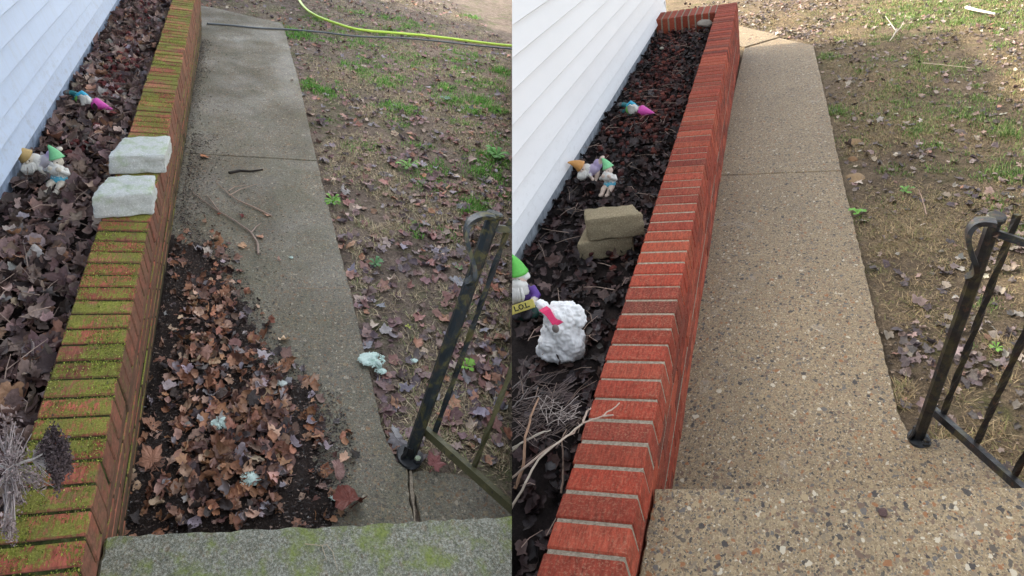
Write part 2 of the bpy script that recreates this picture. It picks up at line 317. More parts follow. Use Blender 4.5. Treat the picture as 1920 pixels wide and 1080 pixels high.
# ------------------------------------------------------------------ leaves, grass, crumbs
OUT = [(-90, .16), (-70, .40), (-55, .56), (-42, .60), (-32, .74), (-22, .58), (-10, .56), (0, .66), (10, .70), (18, .80), (27, .98), (34, .80), (44, .70), (52, .56), (60, .62), (68, .74), (76, .82), (83, .90), (90, 1.06)]
OUT = OUT+[(180-a, r) for a, r in OUT[-2:0:-1]]
def leaf_tpl(rs, curl, oval=False, nseg=None):
    n = len(OUT); kx = rs.uniform(-1, 1)*curl; ky = rs.uniform(-1, 1)*curl; ph = rs.uniform(0, 6, 6); fold = rs.uniform(-.4, 1)*curl
    torn = rs.uniform(0, 6.28); lob = [1+rs.uniform(-.22, .14) for _ in range(5)]; wdt = rs.uniform(.78, 1.1)
    P = [(0, 0)]
    for q in (.36, .7, 1.0):
        for (an, r) in OUT:
            a = math.radians(an); k = lob[int(((an+90) % 360)/72.01)]
            if oval: r = .5+.22*abs(math.sin(a))
            rr = .64+(r*k-.64)*(q**1.5)*(.95 if curl < .45 else .74)
            if q == 1: rr *= 1+rs.uniform(-.07, .07)
            if math.cos(a-torn) > .93 and curl > .4 and q > .5: rr *= .7
            P.append((rr*q*math.cos(a)*wdt, rr*q*math.sin(a)))
    P = np.array(P); x, y = P[:, 0], P[:, 1]; r2 = x*x+y*y
    z = .5*kx*x*x+.5*ky*y*y+fold*.4*np.abs(x)+curl*.16*np.sin(3*np.arctan2(y, x)+ph[0])*r2+curl*.10*np.sin(7*x+ph[1])*np.cos(6*y+ph[2])+rs.uniform(-.035, .035, len(x))*(.4+curl)
    if curl > .6:
        k = rs.uniform(.9, 2.3); an = rs.uniform(0, 3.14); c, s_ = math.cos(an), math.sin(an); xr, yr = c*x+s_*y, -s_*x+c*y
        z = z*.6+(1-np.cos(k*xr))/k; xr = np.sin(k*xr)/k; x, y = c*xr-s_*yr, s_*xr+c*yr
    V = np.stack([x, y, z], 1); fs = []
    for i in range(n):
        i2 = (i+1) % n; fs.append((0, 1+i, 1+i2))
        for q in (0, 1): fs.append((1+q*n+i, 1+(q+1)*n+i, 1+(q+1)*n+i2, 1+q*n+i2))
    return V, fs
rs0 = np.random.RandomState(5)
TPL_FLAT = [leaf_tpl(rs0, rs0.uniform(.2, .6)) for _ in range(10)]
TPL_CURL = [leaf_tpl(rs0, rs0.uniform(.65, 1.5), i % 4 == 0) for i in range(16)]
def rotm(rx, ry, rz): return np.array(Euler((rx, ry, rz)).to_matrix())
def scatter_leaves(name, P, pts, smin, smax, palette, tilt, curlp, label, cat, seed=0, parentM=None, mat_=None, lift=0, stem=False):
    rs = np.random.RandomState(seed); VV = []; FF = []; CC = []; n = 0
    pal = np.array([c for c, w in palette]); pw = np.array([w for c, w in palette], float); pw /= pw.sum()
    for p in pts:
        V, fs = (TPL_CURL[rs.randint(16)] if rs.rand() < curlp else TPL_FLAT[rs.randint(10)])
        s = (smin+(smax-smin)*rs.rand()**1.3)*(1 if rs.rand() > .1 else 1.25); A = rotm(rs.normal(0, tilt), rs.normal(0, tilt), rs.uniform(0, 6.28))
        W = (V*np.array([1, 1, 1.1]))@A.T*s; W[:, 1] *= 1.3; W[:, 2] -= W[:, 2].min()*.8; W += np.array(p)+[0, 0, lift*rs.rand()]
        if (P.side < 0 and (np.array([P.X(q) for q in W[::9]]) > -.004).any()) or (P.side > 0 and (np.array([P.X(q) for q in W[::9]]) < .004).any()): continue
        VV.append(W); FF += [[i+n for i in f] for f in fs]; n += len(W)
        c = pal[rs.choice(len(pal), p=pw)]*rs.uniform(.65, 1.35); c = np.clip(c*(1+rs.uniform(-.08, .08, 3)), 0, 1)
        cv = np.tile(c, (len(W), 1)); cv[:len(OUT)+1] *= rs.uniform(.8, 1.15); cv[2*len(OUT)+1:] *= rs.uniform(.7, 1.3); CC.append(cv)
    mb = MB(); mb.v = VV; mb.f = FF; mb.c = CC; mb.mi = [0]*len(FF); mb.n = n
    o = mb.build(name, mat_ or M_LEAF, None, P.M, True); return tag(o, label, cat, None, 'stuff')
def crumbs(name, P, pts, smin, smax, palette, label, cat, seed=0, mat_=None):
    rs = np.random.RandomState(seed); n = len(pts); pts = np.array(pts)
    s = rs.uniform(smin, smax, n); B = rs.normal(0, 1, (n, 4, 3)); B /= np.linalg.norm(B, axis=2, keepdims=True); B[:, :, 2] *= .45; B[:, :, 0] *= rs.uniform(.5, 1.6, (n, 1))
    V = pts[:, None, :]+B*s[:, None, None]; V[:, :, 2] += s[:, None]*.3
    pal = np.array([c for c, w in palette]); pw = np.array([w for c, w in palette], float); pw /= pw.sum(); C = np.repeat(pal[rs.choice(len(pal), n, p=pw)]*rs.uniform(.6, 1.4, (n, 1)), 4, 0)
    I = np.arange(n)[:, None]*4; Fc = np.concatenate([I+[0, 1, 2], I+[0, 2, 3], I+[0, 3, 1], I+[1, 3, 2]])
    mb = MB(); mb.v = [V.reshape(-1, 3)]; mb.c = [C]; mb.f = Fc.tolist(); mb.mi = [0]*len(Fc); mb.n = 4*n
    return tag(mb.build(name, mat_ or M_LEAF, None, P.M), label, cat, None, 'stuff')
def blades(name, P, tufts, palette, label, seed=0, w=.0022, lay=.5, cat='grass'):
    """tufts: (u, v, z, radius, count, height)"""
    rs = np.random.RandomState(seed); A = []; 
    for (u, v, z, r, k, h) in tufts:
        a = rs.uniform(0, 6.28, k); q = r*np.sqrt(rs.rand(k)); A.append(np.stack([u+q*np.cos(a), v+1.3*q*np.sin(a), np.full(k, z), np.full(k, h)], 1))
    A = np.concatenate(A); n = len(A); an = rs.uniform(0, 6.28, n); ln = A[:, 3]*rs.uniform(.5, 1.3, n); le = np.abs(rs.normal(lay, .35, n))
    d = np.stack([np.cos(an)*np.sin(le), np.sin(an)*np.sin(le)*1.3, np.cos(le)], 1); side = np.stack([-np.sin(an), np.cos(an), 0*an], 1)*w
    b = A[:, :3]; mid = b+d*ln[:, None]*.55; tip = b+d*ln[:, None]*np.array([1.25, 1.25, .85])
    V = np.stack([b-side, b+side, mid+side*.8, mid-side*.8, tip], 1)
    X = V.reshape(-1, 3)@np.array([P.M[0][i] for i in range(3)])+P.M[0][3]; X = X.reshape(n, 5)
    ok = (X.max(1) < -.004) if P.side < 0 else (X.min(1) > .004); V = V[ok]; n = len(V)
    pal = np.array([c for c, _ in palette]); pw = np.array([q for c, q in palette], float); pw /= pw.sum(); C = np.repeat(pal[rs.choice(len(pal), n, p=pw)]*rs.uniform(.65, 1.35, (n, 1)), 5, 0)
    I = np.arange(n)[:, None]*5; F4 = (I+[0, 1, 2, 3]).tolist(); F3 = (I+[3, 2, 4]).tolist()
    mb = MB(); mb.v = [V.reshape(-1, 3)]; mb.c = [C]; mb.f = F4+F3; mb.mi = [0]*(2*n); mb.n = 5*n
    return tag(mb.build(name, M_GRASS, None, P.M), label, cat, None, 'stuff')
def bumpy(P, u, v): return .016*noise.noise(Vector((u*2.1, v*1.6, P.side*7)))+.008*noise.noise(Vector((u*9, v*7, 3)))
def lawn_z(P, u, v): return P.g(v)-.035+bumpy(P, u, v)
def tri_pts(P, poly, n, seed, fn):
    """n random points in a pixel-traced outline laid on the ground, uniform on the ground"""
    rs = np.random.RandomState(seed); Q = np.array([fn(*p)[:2] for p in poly]); lo, hi = Q.min(0), Q.max(0); out = []
    while len(out) < n:
        u, v = rs.uniform(lo, hi); c = False; j = len(Q)-1
        for i in range(len(Q)):
            if (Q[i][1] > v) != (Q[j][1] > v) and u < (Q[j][0]-Q[i][0])*(v-Q[i][1])/(Q[j][1]-Q[i][1])+Q[i][0]: c = not c
            j = i
        if c: out.append((u, v))
    return out

# ================================================================== SETTING: ground sheets
def axis(a, b, fine, far, grow=1.25):
    xs = list(np.arange(a, b, fine)); s = fine; x = b
    while x < far: xs.append(x); s *= grow; x += s
    xs.append(far); return xs
def ground(P, mat_, label):
    us = axis(.2, 5.0, .035, 40); us2 = axis(.2, 1.6, .05, 40); us = sorted(set([-x+.4 for x in us2]+us))
    vs = axis(.5, 14, .045, 80); vs = sorted(set([-x+1.0 for x in axis(.5, 1, .1, 8)]+vs))
    nu, nv = len(us), len(vs); V = []
    for v in vs:
        for u in us: V.append((u, v, lawn_z(P, u, v) if (-2 < u < 6 and v < 18) else P.g(min(v, 40))-.035))
    Fc = [(j*nu+i, j*nu+i+1, (j+1)*nu+i+1, (j+1)*nu+i) for j in range(nv-1) for i in range(nu-1)]
    mb = MB(); mb.add(V, Fc); me = mb.mesh('lawn', mat_, True); clip_mesh(me, P.M, P.side)
    return tag(obj('lawn', me, None, P.M), label, 'lawn', None, 'structure')
ground(L, M_SOIL_L, 'damp brown lawn ground covered with leaves'); ground(R, M_SOIL_R, 'tan lawn ground raked mostly clear')
def slab(name, P, poly, zf, th, mat_, clip=False, jit=.0018, rnd=.006):
    """slab traced on the ground: outline points (u, v), rough arris"""
    Q = [Vector(p[:2]) for p in poly]; E_ = []
    for i, a in enumerate(Q):
        b = Q[(i+1) % len(Q)]; k = max(1, int((b-a).length/.025))
        for t in range(k): p = a.lerp(b, t/k); d = (b-a).normalized(); nn = Vector((d.y, -d.x)); E_.append(p+nn*(random.gauss(0, jit)+.003*noise.noise(Vector((p.x*8, p.y*8, 0)))))
    c = sum(E_, Vector((0, 0)))/len(E_); n = len(E_); V = []
    for (ins, dz) in ((0, -th), (0, -rnd), (rnd, 0)):
        for p in E_: q = p+(c-p).normalized()*ins; V.append((q.x, q.y, zf(q.y)+dz))
    Fc = [(r*n+i, r*n+(i+1) % n, (r+1)*n+(i+1) % n, (r+1)*n+i) for r in range(2) for i in range(n)]+[tuple(range(2*n, 3*n))]
    mb = MB(); mb.add(V, Fc)
    me = mb.mesh(name, mat_)
    if clip: clip_mesh(me, P.M, P.side)
    return obj(name, me, None, P.M)
# left walk: joint at y = 293; slabs separated by an open joint
def gpoly(P, pts): return [P.gp(*p)[:2] for p in pts]
uR0, uR1 = L.gp(764, 880), L.gp(592, 293); uB = -.36
vj = L.gp(450, 293)[1]
walkL = thing('walkway', 'damp grey concrete walkway beside the mossy brick wall', None, L.M); walkL['kind'] = 'structure'
def part(o, parent, name='slab'):
    o.parent = parent; o.matrix_parent_inverse = Matrix(); o.matrix_local = Matrix(); o.name = name; return o
part(slab('slab', L, [(uB, 1.0), (L.gp(773, 966)[0], 1.0), L.gp(773, 966)[:2], uR0[:2], L.gp(744, 868)[:2], L.gp(720, 811)[:2], L.gp(661, 560)[:2], (L.gp(592, 293)[0], vj-.006), (uB, vj-.006)], L.g, .12, M_CONC_L), walkL)
part(slab('slab', L, [(uB, vj+.006), (L.gp(592, 293)[0], vj+.006), L.gp(560, 150)[:2], L.gp(530, 43)[:2], L.gp(480, 33)[:2], L.gp(400, 14)[:2], (-1.6, L.gp(400, 8)[1]), (-1.6, L.gp(385, 62)[1]), (uB, L.gp(385, 66)[1])], L.g, .12, M_CONC_L), walkL)
part(slab('slab', L, [(L.gp(775, 966)[0], 1.0), (2.2, 1.0), L.gp(1010, 972)[:2], L.gp(940, 935)[:2], L.gp(915, 905)[:2], L.gp(855, 884)[:2], L.gp(790, 876)[:2], L.gp(768, 882)[:2]], lambda v: L.g(v)-.012, .12, M_CONC_L, True), walkL)
part(slab('joint_filler', L, gpoly(L, [(775, 1010), (775, 966), (767, 880), (772, 878), (781, 966), (781, 1010)]), lambda v: L.g(v)-.003, .05, M_MORT_R), walkL, 'joint_filler')
walkR = thing('walkway', 'washed tan exposed aggregate walkway beside the clean red brick wall', None, R.M); walkR['kind'] = 'structure'
uBR = -.42; vjr = R.gp(1450, 320)[1]; vjs = vjr
part(slab('slab', R, [(uBR, 1.0), (2.4, 1.0), R.gp(2000, 975)[:2], R.gp(1905, 898)[:2], R.gp(1858, 856)[:2], R.gp(1800, 824)[:2], R.gp(1740, 826)[:2], R.gp(1704, 815)[:2], R.gp(1684, 774)[:2], R.gp(1653, 647)[:2], R.gp(1620, 500)[:2], (R.gp(1576, 320)[0], R.gp(1576, 320)[1]-.005), (uBR, vjs-.03)], R.g, .12, M_CONC_R), walkR)
part(slab('slab', R, [(uBR, vjs-.018), (R.gp(1576, 320)[0], R.gp(1576, 320)[1]+.007), R.gp(1552, 200)[:2], R.gp(1525, 85)[:2], R.gp(1462, 71)[:2], (uBR+.1, R.gp(1391, 91)[1])], R.g, .12, M_CONC_R), walkR)
part(slab('slab', R, [(uBR+.1, R.gp(1391, 88)[1]), R.gp(1460, 69)[:2], R.gp(1446, 62)[:2], R.gp(1389, 49)[:2], R.gp(1360, 44)[:2], (-1.2, R.gp(1360, 60)[1])], R.g, .12, M_CONC_R), walkR)
# porch steps in the foreground
hs = .31
sl = slab('porch_step', L, [L.pick(196, 1007, hs)[:2], L.pick(955, 966, hs)[:2], (L.pick(990, 964, hs)[0]+1.2, L.pick(955, 960, hs)[1]), (2.2, .3), (-.335, .3)][::-1], lambda v: hs, .34, M_STEP_L, True, .003, .008)
tag(sl, 'mossy speckled concrete porch step along the lower edge of the left garden', None, None, 'structure')
sr = slab('porch_step', R, [R.pick(1228, 915, hs)[:2], R.pick(1935, 912, hs)[:2], (R.pick(1935, 912, hs)[0]+.02, .3), (-.372, .3)][::-1], lambda v: hs, .34, M_CONC_R, False, .002, .006)
tag(sr, 'tan pebbled porch step in front of the red brick wall', None, None, 'structure')

# ================================================================== house walls
def house(P, us, hb, laps, vend, top, matS, matF, label, v0, base):
    t = thing('house_wall', label, 'house', P.M)
    mb = MB(); hs_ = [hb]+laps; st = laps[-1]-laps[-2]
    while hs_[-1]+st < top: hs_.append(hs_[-1]+st)
    prof = []
    for a, b in zip(hs_[:-1], hs_[1:]):
        prof += [(us-.022, a-(.020 if P.side < 0 else .010)), (us-.022, a), (us+.025, a), (us+.027, a+.004), (us+.025, a+.010), (us-.006, b-(.020 if P.side < 0 else .010))]
    prof.append((us+.002, hs_[-1])); n = len(prof)
    segs = [v0]+[v for v in np.arange(math.ceil(v0), vend, .5)]+[vend]
    V = [(u+.003*noise.noise(Vector((v*.8, w*5, 2))), v, w+.003*noise.noise(Vector((v*.5, 3, w*2)))) for v in segs for (u, w) in prof]
    Fc = [(j*n+i, j*n+i+1, (j+1)*n+i+1, (j+1)*n+i) for j in range(len(segs)-1) for i in range(n-1)]
    mb.add(V, [f[::-1] for f in Fc]); me = mb.mesh('siding', matS)
    if P.side > 0: clip_mesh(me, P.M, 1)
    obj('siding', me, t)
    mb = MB(); mb.box((us-.05, v0, -.6), (us-.015, vend, hb+.02)); me = mb.mesh('foundation', matF)
    if P.side > 0: clip_mesh(me, P.M, 1)
    obj('foundation', me, t)
    mb = MB(); mb.box((us-(4 if P.side < 0 else 5), v0, hb+.02), (us-.024, vend-.002, hs_[-1])); me = mb.mesh('wall_core', matS)
    if P.side > 0: clip_mesh(me, P.M, 1)
    obj('wall_core', me, t)
    mb = MB(); mb.box((us-(4.3 if P.side < 0 else 5.3), v0, hs_[-1]), (us+.22, vend+.15, hs_[-1]+.14)); me = mb.mesh('eave', matS)
    if P.side > 0: clip_mesh(me, P.M, 1)
    obj('eave', me, t)
    if P.side > 0:
        mb = MB(); mb.box((us-.02, vend, hb-.02), (us+.02, vend+.03, hs_[-1])); obj('corner_trim', mb.mesh('corner_trim', matS), t)
    return t
usL = -.935; hbL = L.atu(207, 10, usL)
lapsL = [L.atu(10, y, usL) for y in (250, 197, 133, 72)]
print('L laps', hbL, L.atu(10, 313, usL), lapsL)
hbL = (hbL+L.atu(10, 313, usL))/2
house(L, usL, hbL, lapsL, 16, 2.35, M_SID_L, M_FND_L, 'bluish white lap siding house wall above the leaf filled bed', -1, .3)
usR = -1.30; hbR = R.atu(965, 467, usR); print('R hb', hbR, R.atu(1245, 23, usR)); vendR = R.pick(1240, 35, .3)[1]+.05
lapsR = [R.atu(965, y, usR) for y in (408, 348, 282, 223, 160, 100, 40)]; print(lapsR, vendR)
house(R, usR, (hbR+R.atu(1245, 23, usR))/2, lapsR, vendR, 2.15, M_SID_R, M_FND_R, 'clean white lap siding house wall above the dark raked bed', .2, .3)

# ================================================================== planter walls
def planter(P, ui, uo, ub, top, pitch, vj0, v0, vend, matB, matM, cols, label, gap, ch, endwall=None):
    t = thing('brick_planter_wall', label, 'brick wall', P.M); caph = .105
    mb = MB(); k0 = int(math.floor((v0-vj0)/pitch)); v = vj0+k0*pitch; rs = np.random.RandomState(3)
    while v < vend-.02:
        c = np.array(cols[rs.randint(len(cols))])*rs.uniform(.8, 1.2); dz = float(np.clip(rs.normal(0, .0012), -.0016, .003)); du = float(np.clip(rs.normal(0, .0016), -.0022, .0022))
        mb.box((ui+du, v+gap/2, top-caph), (uo+du, min(v+pitch-gap/2, vend), top+dz), c, ch, .0008); W_ = mb.v[-1]; W_[:, 0] += np.where((W_[:, 0] > (ui+uo)/2) & (W_[:, 2] < top-caph*.5), ub-uo-.0005, 0); v += pitch
    if endwall:
        u = uo-.03; (e0, e1) = endwall
        while False: pass
        u = ui-.003
        while u > usR+.03:
            c = np.array(cols[rs.randint(len(cols))])*rs.uniform(.8, 1.2); mb.box((u-.07, e0, top-.2), (u-.008, e1, top), c, ch, .0008); u -= .078
    obj('coping', mb.mesh('coping', matB), t)
    mb = MB(); mb.box((ui+.006, v0-.1, top-caph+.004), (uo-.004, vend-.004, top-(.0045 if P.side > 0 else .007))); W_ = mb.v[-1]; W_[:, 0] += np.where((W_[:, 0] > (ui+uo)/2) & (W_[:, 2] < top-caph*.5), ub-uo-.001, 0)
    mb.box((ui+.02, v0-.1, -.6), (uo-.024, vend-.01, top-caph+.002))
    if endwall: mb.box((usR, endwall[0]+.004, -.5), (ui+.03, endwall[1]-.004, top-.005))
    obj('mortar', mb.mesh('mortar', matM), t)
    # courses of stretchers below, the lowest one standing proud at the foot
    mb = MB(); z = top-caph-.006; row = 0; hgt = .062; ln = .235; hgt = .062
    while z > -.42:
        v = v0-.1-(ln/2 if row % 2 else 0)
        out = ub-(.0 if z < .16 else .004)
        while v < vend:
            a = max(v, v0-.1); b = min(v+ln-.012, vend)
            if b-a > .03:
                c = np.array(cols[rs.randint(len(cols))])*rs.uniform(.75, 1.15); mb.box((out-.05, a, z-hgt), (out+rs.normal(0, .001), b, z), c, .003, .0006)
            v += ln
        z -= hgt+.010; row += 1
    obj('brick_face', mb.mesh('brick_face', matB), t)
    mb = MB(); mb.box((uo-.06, v0-.1, -.5), (ub-.004, vend-.006, .125)); mb.box((uo-.06, v0-.1, .1255), (ub-.008, vend-.007, top-caph-.002))
    obj('mortar_bed', mb.mesh('mortar_bed', matM), t)
    return t
topL = .44; pL = L.pick(11, 968, topL); uiL = np.mean([L.pick(x, y, topL)[0] for x, y in ((11, 968), (110, 650), (185, 415), (320, 10))])
uoL = np.mean([L.pick(x, y, topL)[0] for x, y in ((153, 1064), (232, 658), (312, 250), (362, 13))]); print('uL', uiL, uoL)
planter(L, uiL, uoL, L.gp(236, 994)[0]+.0, topL, .0913, pL[1], .35, L.gp(385, 67)[1], M_BRICK_L, M_MORT_L,
        [(.42, .12, .075), (.36, .10, .065), (.44, .155, .095), (.27, .09, .06)], 'low brick planter wall thick with green moss along the damp walkway', .014, .004)
uiR = np.mean([R.pick(x, y, topL)[0] for x, y in ((1015, 1068), (1139, 644), (1233, 358), (1343, 27))])
uoR = np.mean([R.pick(x, y, topL)[0] for x, y in ((1182, 1035), (1251, 649), (1322, 320), (1365, 80))]); print('uR', uiR, uoR)
pR = R.pick(1026, 1031, topL); e0, e1 = R.pick(1300, 28, topL)[1], R.pick(1300, 15, topL)[1]; print('ubs', L.gp(236, 994)[0], R.gp(1251, 913)[0]+.02, 'end', e0, e1, R.gp(1388, 113))
planter(R, uiR, uoR, R.gp(1251, 913)[0]+.02, topL, .1131, pR[1], .35, e1, M_BRICK_R, M_MORT_R,
        [(.265, .040, .021), (.21, .034, .020), (.32, .06, .03), (.165, .032, .021), (.24, .038, .021), (.29, .052, .028)], 'clean red brick planter wall with pale mortar joints', .016, .005, (e0, e1))
VENDR = e1
def moss():
    rs = np.random.RandomState(8); w = [o for o in bpy.data.objects if o.name.startswith('brick_planter_wall')][0]; P_ = []
    while len(P_) < 30000:
        v = 1.1+8*rs.rand()**1.3; u = rs.uniform(uiL, uoL+.004); k = (v-pL[1])/.0913; j = abs(k-round(k))*.0913
        d = .5+noise.noise(Vector((u*9, v*7, 4)))+.5*noise.noise(Vector((u*40, v*20, 9)))
        if rs.rand() < max(.0, d-.28)*(1.6 if j < .012 else .9): P_.append((u, v, topL+(-.005 if j < .007 else .0006)))
    n = len(P_); pts = np.array(P_); s_ = rs.uniform(.0012, .0034, n); B = rs.normal(0, 1, (n, 4, 3)); B /= np.linalg.norm(B, axis=2, keepdims=True); B[:, :, 1] *= 1.4; V = pts[:, None, :]+B*s_[:, None, None]
    pal = np.array([(.19, .21, .03), (.31, .36, .05), (.10, .12, .02), (.46, .48, .12), (.14, .11, .05)]); C = np.repeat(pal[rs.choice(5, n, p=[.3, .25, .25, .1, .1])]*rs.uniform(.6, 1.4, (n, 1)), 4, 0)
    I = np.arange(n)[:, None]*4; Fc = np.concatenate([I+[0, 1, 2], I+[0, 2, 3], I+[0, 3, 1], I+[1, 3, 2]]); mb = MB(); mb.v = [V.reshape(-1, 3)]; mb.c = [C]; mb.f = Fc.tolist(); mb.mi = [0]*len(Fc); mb.n = 4*n
    o = obj('moss', mb.mesh('moss', M_GRASS), w); o['kind'] = 'stuff'
moss()

# ================================================================== beds
def bed(P, u0, u1, v0, v1, z, mat_, label):
    us = np.linspace(u0, u1, 26); vs = np.arange(v0, v1, .06); nu = len(us)
    V = [(u, v, z+.03*noise.noise(Vector((u*4, v*3, P.side)))+.012*noise.noise(Vector((u*15, v*12, 1)))) for v in vs for u in us]
    Fc = [(j*nu+i, j*nu+i+1, (j+1)*nu+i+1, (j+1)*nu+i) for j in range(len(vs)-1) for i in range(nu-1)]
    mb = MB(); mb.add(V, Fc); me = mb.mesh('bed_soil', mat_, True)
    if P.side > 0: clip_mesh(me, P.M, 1)
    return tag(obj('bed_soil', me, None, P.M), label, None, None, 'structure')
zbL, zbR = .36, .27
bed(L, usL-.02, uiL+.015, .2, 14, zbL-.03, M_BED_L, 'dark soil of the flower bed under its leaves'); bed(R, usR-.02, uiR+.02, .2, e0+.02, zbR-.02, M_BED_R, 'black soil of the raked flower bed')
rs = np.random.RandomState(1)
BROWN = [((.18, .115, .10), 4), ((.125, .08, .072), 4), ((.25, .17, .14), 3), ((.30, .16, .10), 1), ((.28, .24, .23), 1.3), ((.06, .04, .036), 1.5), ((.38, .28, .22), .7)]
pts = [(u, v, zbL-.02+rs.rand()*.035) for u, v in zip(rs.uniform(usL, uiL+.01, 3600), .9+11*rs.rand(3600)**1.15)]
scatter_leaves('leaf_litter', L, pts, .034, .064, BROWN, .5, .8, 'deep brown and grey dead leaves filling the bed under the bluish siding', 'leaf litter', 3)
DARK = [((.042, .024, .022), 4), ((.020, .013, .013), 4), ((.05, .033, .03), 2), ((.085, .05, .042), 1), ((.06, .05, .05), .7), ((.05, .022, .018), 1.2)]
pts = [(u, v, zbR-.02+rs.rand()*.03) for u, v in zip(rs.uniform(usR, uiR+.01, 3000), .9+9.3*rs.rand(3000)**1.1)]
scatter_leaves('leaf_litter', R, pts, .026, .05, DARK, .45, .75, 'wet black leaves in the raked bed under the white siding', 'leaf litter', 4)
def lava(P, spots, cols, label, seed):
    rs = np.random.RandomState(seed); mb = MB()
    for (x, y, ru, rv, k, z) in spots:
        c = P.pick(x, y, z)
        for _ in range(k):
            u, v = c[0]+rs.normal(0, ru), c[1]+rs.normal(0, rv)
            lim = (usL+.02, uiL-.01) if P.side < 0 else (usR+.02, uiR-.01)
            if not lim[0] < u < lim[1]: continue
            bm = bmesh.new(); bmesh.ops.create_icosphere(bm, subdivisions=1, radius=rs.uniform(.010, .026))
            for q in bm.verts: q.co *= rs.uniform(.7, 1.25)
            col = np.array(cols[rs.randint(len(cols))])*rs.uniform(.6, 1.3)
            mb.addbm(bm, col, 0, 0, Matrix.Translation((u, v, z+rs.uniform(-.005, .03)))@Matrix.Diagonal((1, 1.3, .8, 1)))
    return tag(mb.build('lava_rock', M_ROCK, None, P.M), label, 'rocks', None, 'stuff')
lava(L, [(235, 110, .05, .55, 190, zbL), (222, 140, .05, .35, 90, zbL), (265, 35, .05, .7, 90, zbL), (160, 270, .04, .1, 14, zbL), (20, 480, .03, .06, 8, zbL)], [(.12, .03, .03), (.085, .025, .025), (.16, .045, .04)], 'dull red lava rocks showing between the brown leaves', 8)
lava(R, [(1250, 110, .11, 1.2, 520, zbR), (1245, 180, .12, .6, 330, zbR), (1200, 255, .16, .25, 100, zbR), (1150, 480, .1, .12, 20, zbR), (1215, 225, .15, .2, 70, zbR)], [(.10, .028, .022), (.06, .018, .016), (.15, .045, .032), (.04, .02, .018)], 'dark red lava rocks down the middle of the raked bed', 9)

# ================================================================== lawns
LAW = [((.22, .14, .13), 4), ((.29, .16, .135), 3), ((.14, .105, .11), 3), ((.38, .19, .12), 1.3), ((.27, .24, .26), 1.6), ((.44, .34, .28), .9)]
def lawn_field(P, n, vmax, power, dens, seed, umin):
    rs = np.random.RandomState(seed); out = []
    while len(out) < n:
        v = 1.2+(vmax-1.2)*rs.rand()**power; u = umin(v)+rs.rand()*5.5
        x, y = P.pxy([u], [v], np.array([P.g(v)])); x, y = x[0], y[0]
        if P.side < 0 and (x > 965 or y < -60): continue
        if P.side > 0 and (x > 1990 or y < -60): continue
        if rs.rand() < dens(x, y, u, v): out.append((u, v, lawn_z(P, u, v)))
    return out
edgeL = lambda v: L.gp(720, 811)[0]+.0+(L.gp(530, 43)[0]-L.gp(720, 811)[0])*min(1.2, (v-L.gp(720, 811)[1])/(L.gp(530, 43)[1]-L.gp(720, 811)[1])) if v < 10.3 else -1.6
edgeR = lambda v: R.gp(1684, 774)[0]+(R.gp(1525, 85)[0]-R.gp(1684, 774)[0])*min(1.2, (v-R.gp(1684, 774)[1])/(R.gp(1525, 85)[1]-R.gp(1684, 774)[1])) if v < 9.9 else -.35-.9*min(1, max(0, v-10.9))
def offslab(P, u, v):
    if P.side < 0 and v < 2.1 and u < 3: 
        x, y = P.pxy([u], [v], np.array([P.g(v)])); return y[0] < 866 or (x[0] > 945 and y[0] < 930)
    if P.side > 0 and v < 2.6:
        x, y = P.pxy([u], [v], np.array([P.g(v)])); return y[0] < 812+max(0, (x[0]-1800))*.8
    return True
def nfield(u, v, s, o): return .5+noise.noise(Vector((u*s, v*s*.75, o)))
def dL(x, y, u, v):
    if not offslab(L, u, v): return 0
    d = .22 if y < 180 else (.36 if y < 330 else (.65 if y < 480 else 1)); return d*(.35+.9*nfield(u, v, 1.8, 5))
scatter_leaves('fallen_leaves', L, lawn_field(L, 3000, 15, 1.6, dL, 21, lambda v: edgeL(v)+.02), .024, .05, LAW, .25, .6, 'mauve and brown wet leaves strewn over the left lawn', 'leaves', 22, lift=.012)
LAWR = [((.20, .15, .12), 3), ((.12, .09, .08), 3), ((.30, .22, .17), 2), ((.38, .32, .26), 1), ((.085, .065, .06), 2), ((.28, .15, .10), .5)]
def dR(x, y, u, v):
    if not offslab(R, u, v): return 0
    d = 1.0 if (y < 75 and x < 1580) else (.4 if y < 250 else (.45 if y < 480 else .6)); 
    if x > 1800 and y > 400: d = .8
    return d*(.1+1.0*max(0, nfield(u, v, 2.0, 9))**1.5)
scatter_leaves('fallen_leaves', R, lawn_field(R, 3800, 15, 1.25, dR, 31, lambda v: edgeR(v)+.03), .018, .042, LAWR, .3, .5, 'sparse dry leaves scattered over the right lawn', 'leaves', 32, lift=.012)
def tufts_from(P, spots, seed):
    rs = np.random.RandomState(seed); T_ = []
    for (x, y, r, k, h) in spots:
        c = P.gp(x, y)
        for _ in range(max(1, int(k*(1.9 if P.side < 0 else 1.4)/28))):
            u, v = c[0]+rs.normal(0, r*.5), c[1]+rs.normal(0, r*.75)
            if u < (edgeL if P.side < 0 else edgeR)(v)+.02 or not offslab(P, u, v): continue
            T_.append((u, v, lawn_z(P, u, v)-.004, rs.uniform(.02, .11), 28, h*rs.uniform(.55, 1.1)))
    return T_
GRN = [((.11, .31, .04), 4), ((.16, .42, .06), 3), ((.26, .46, .10), 1.5), ((.06, .18, .03), 2), ((.40, .36, .2), 1.3)]
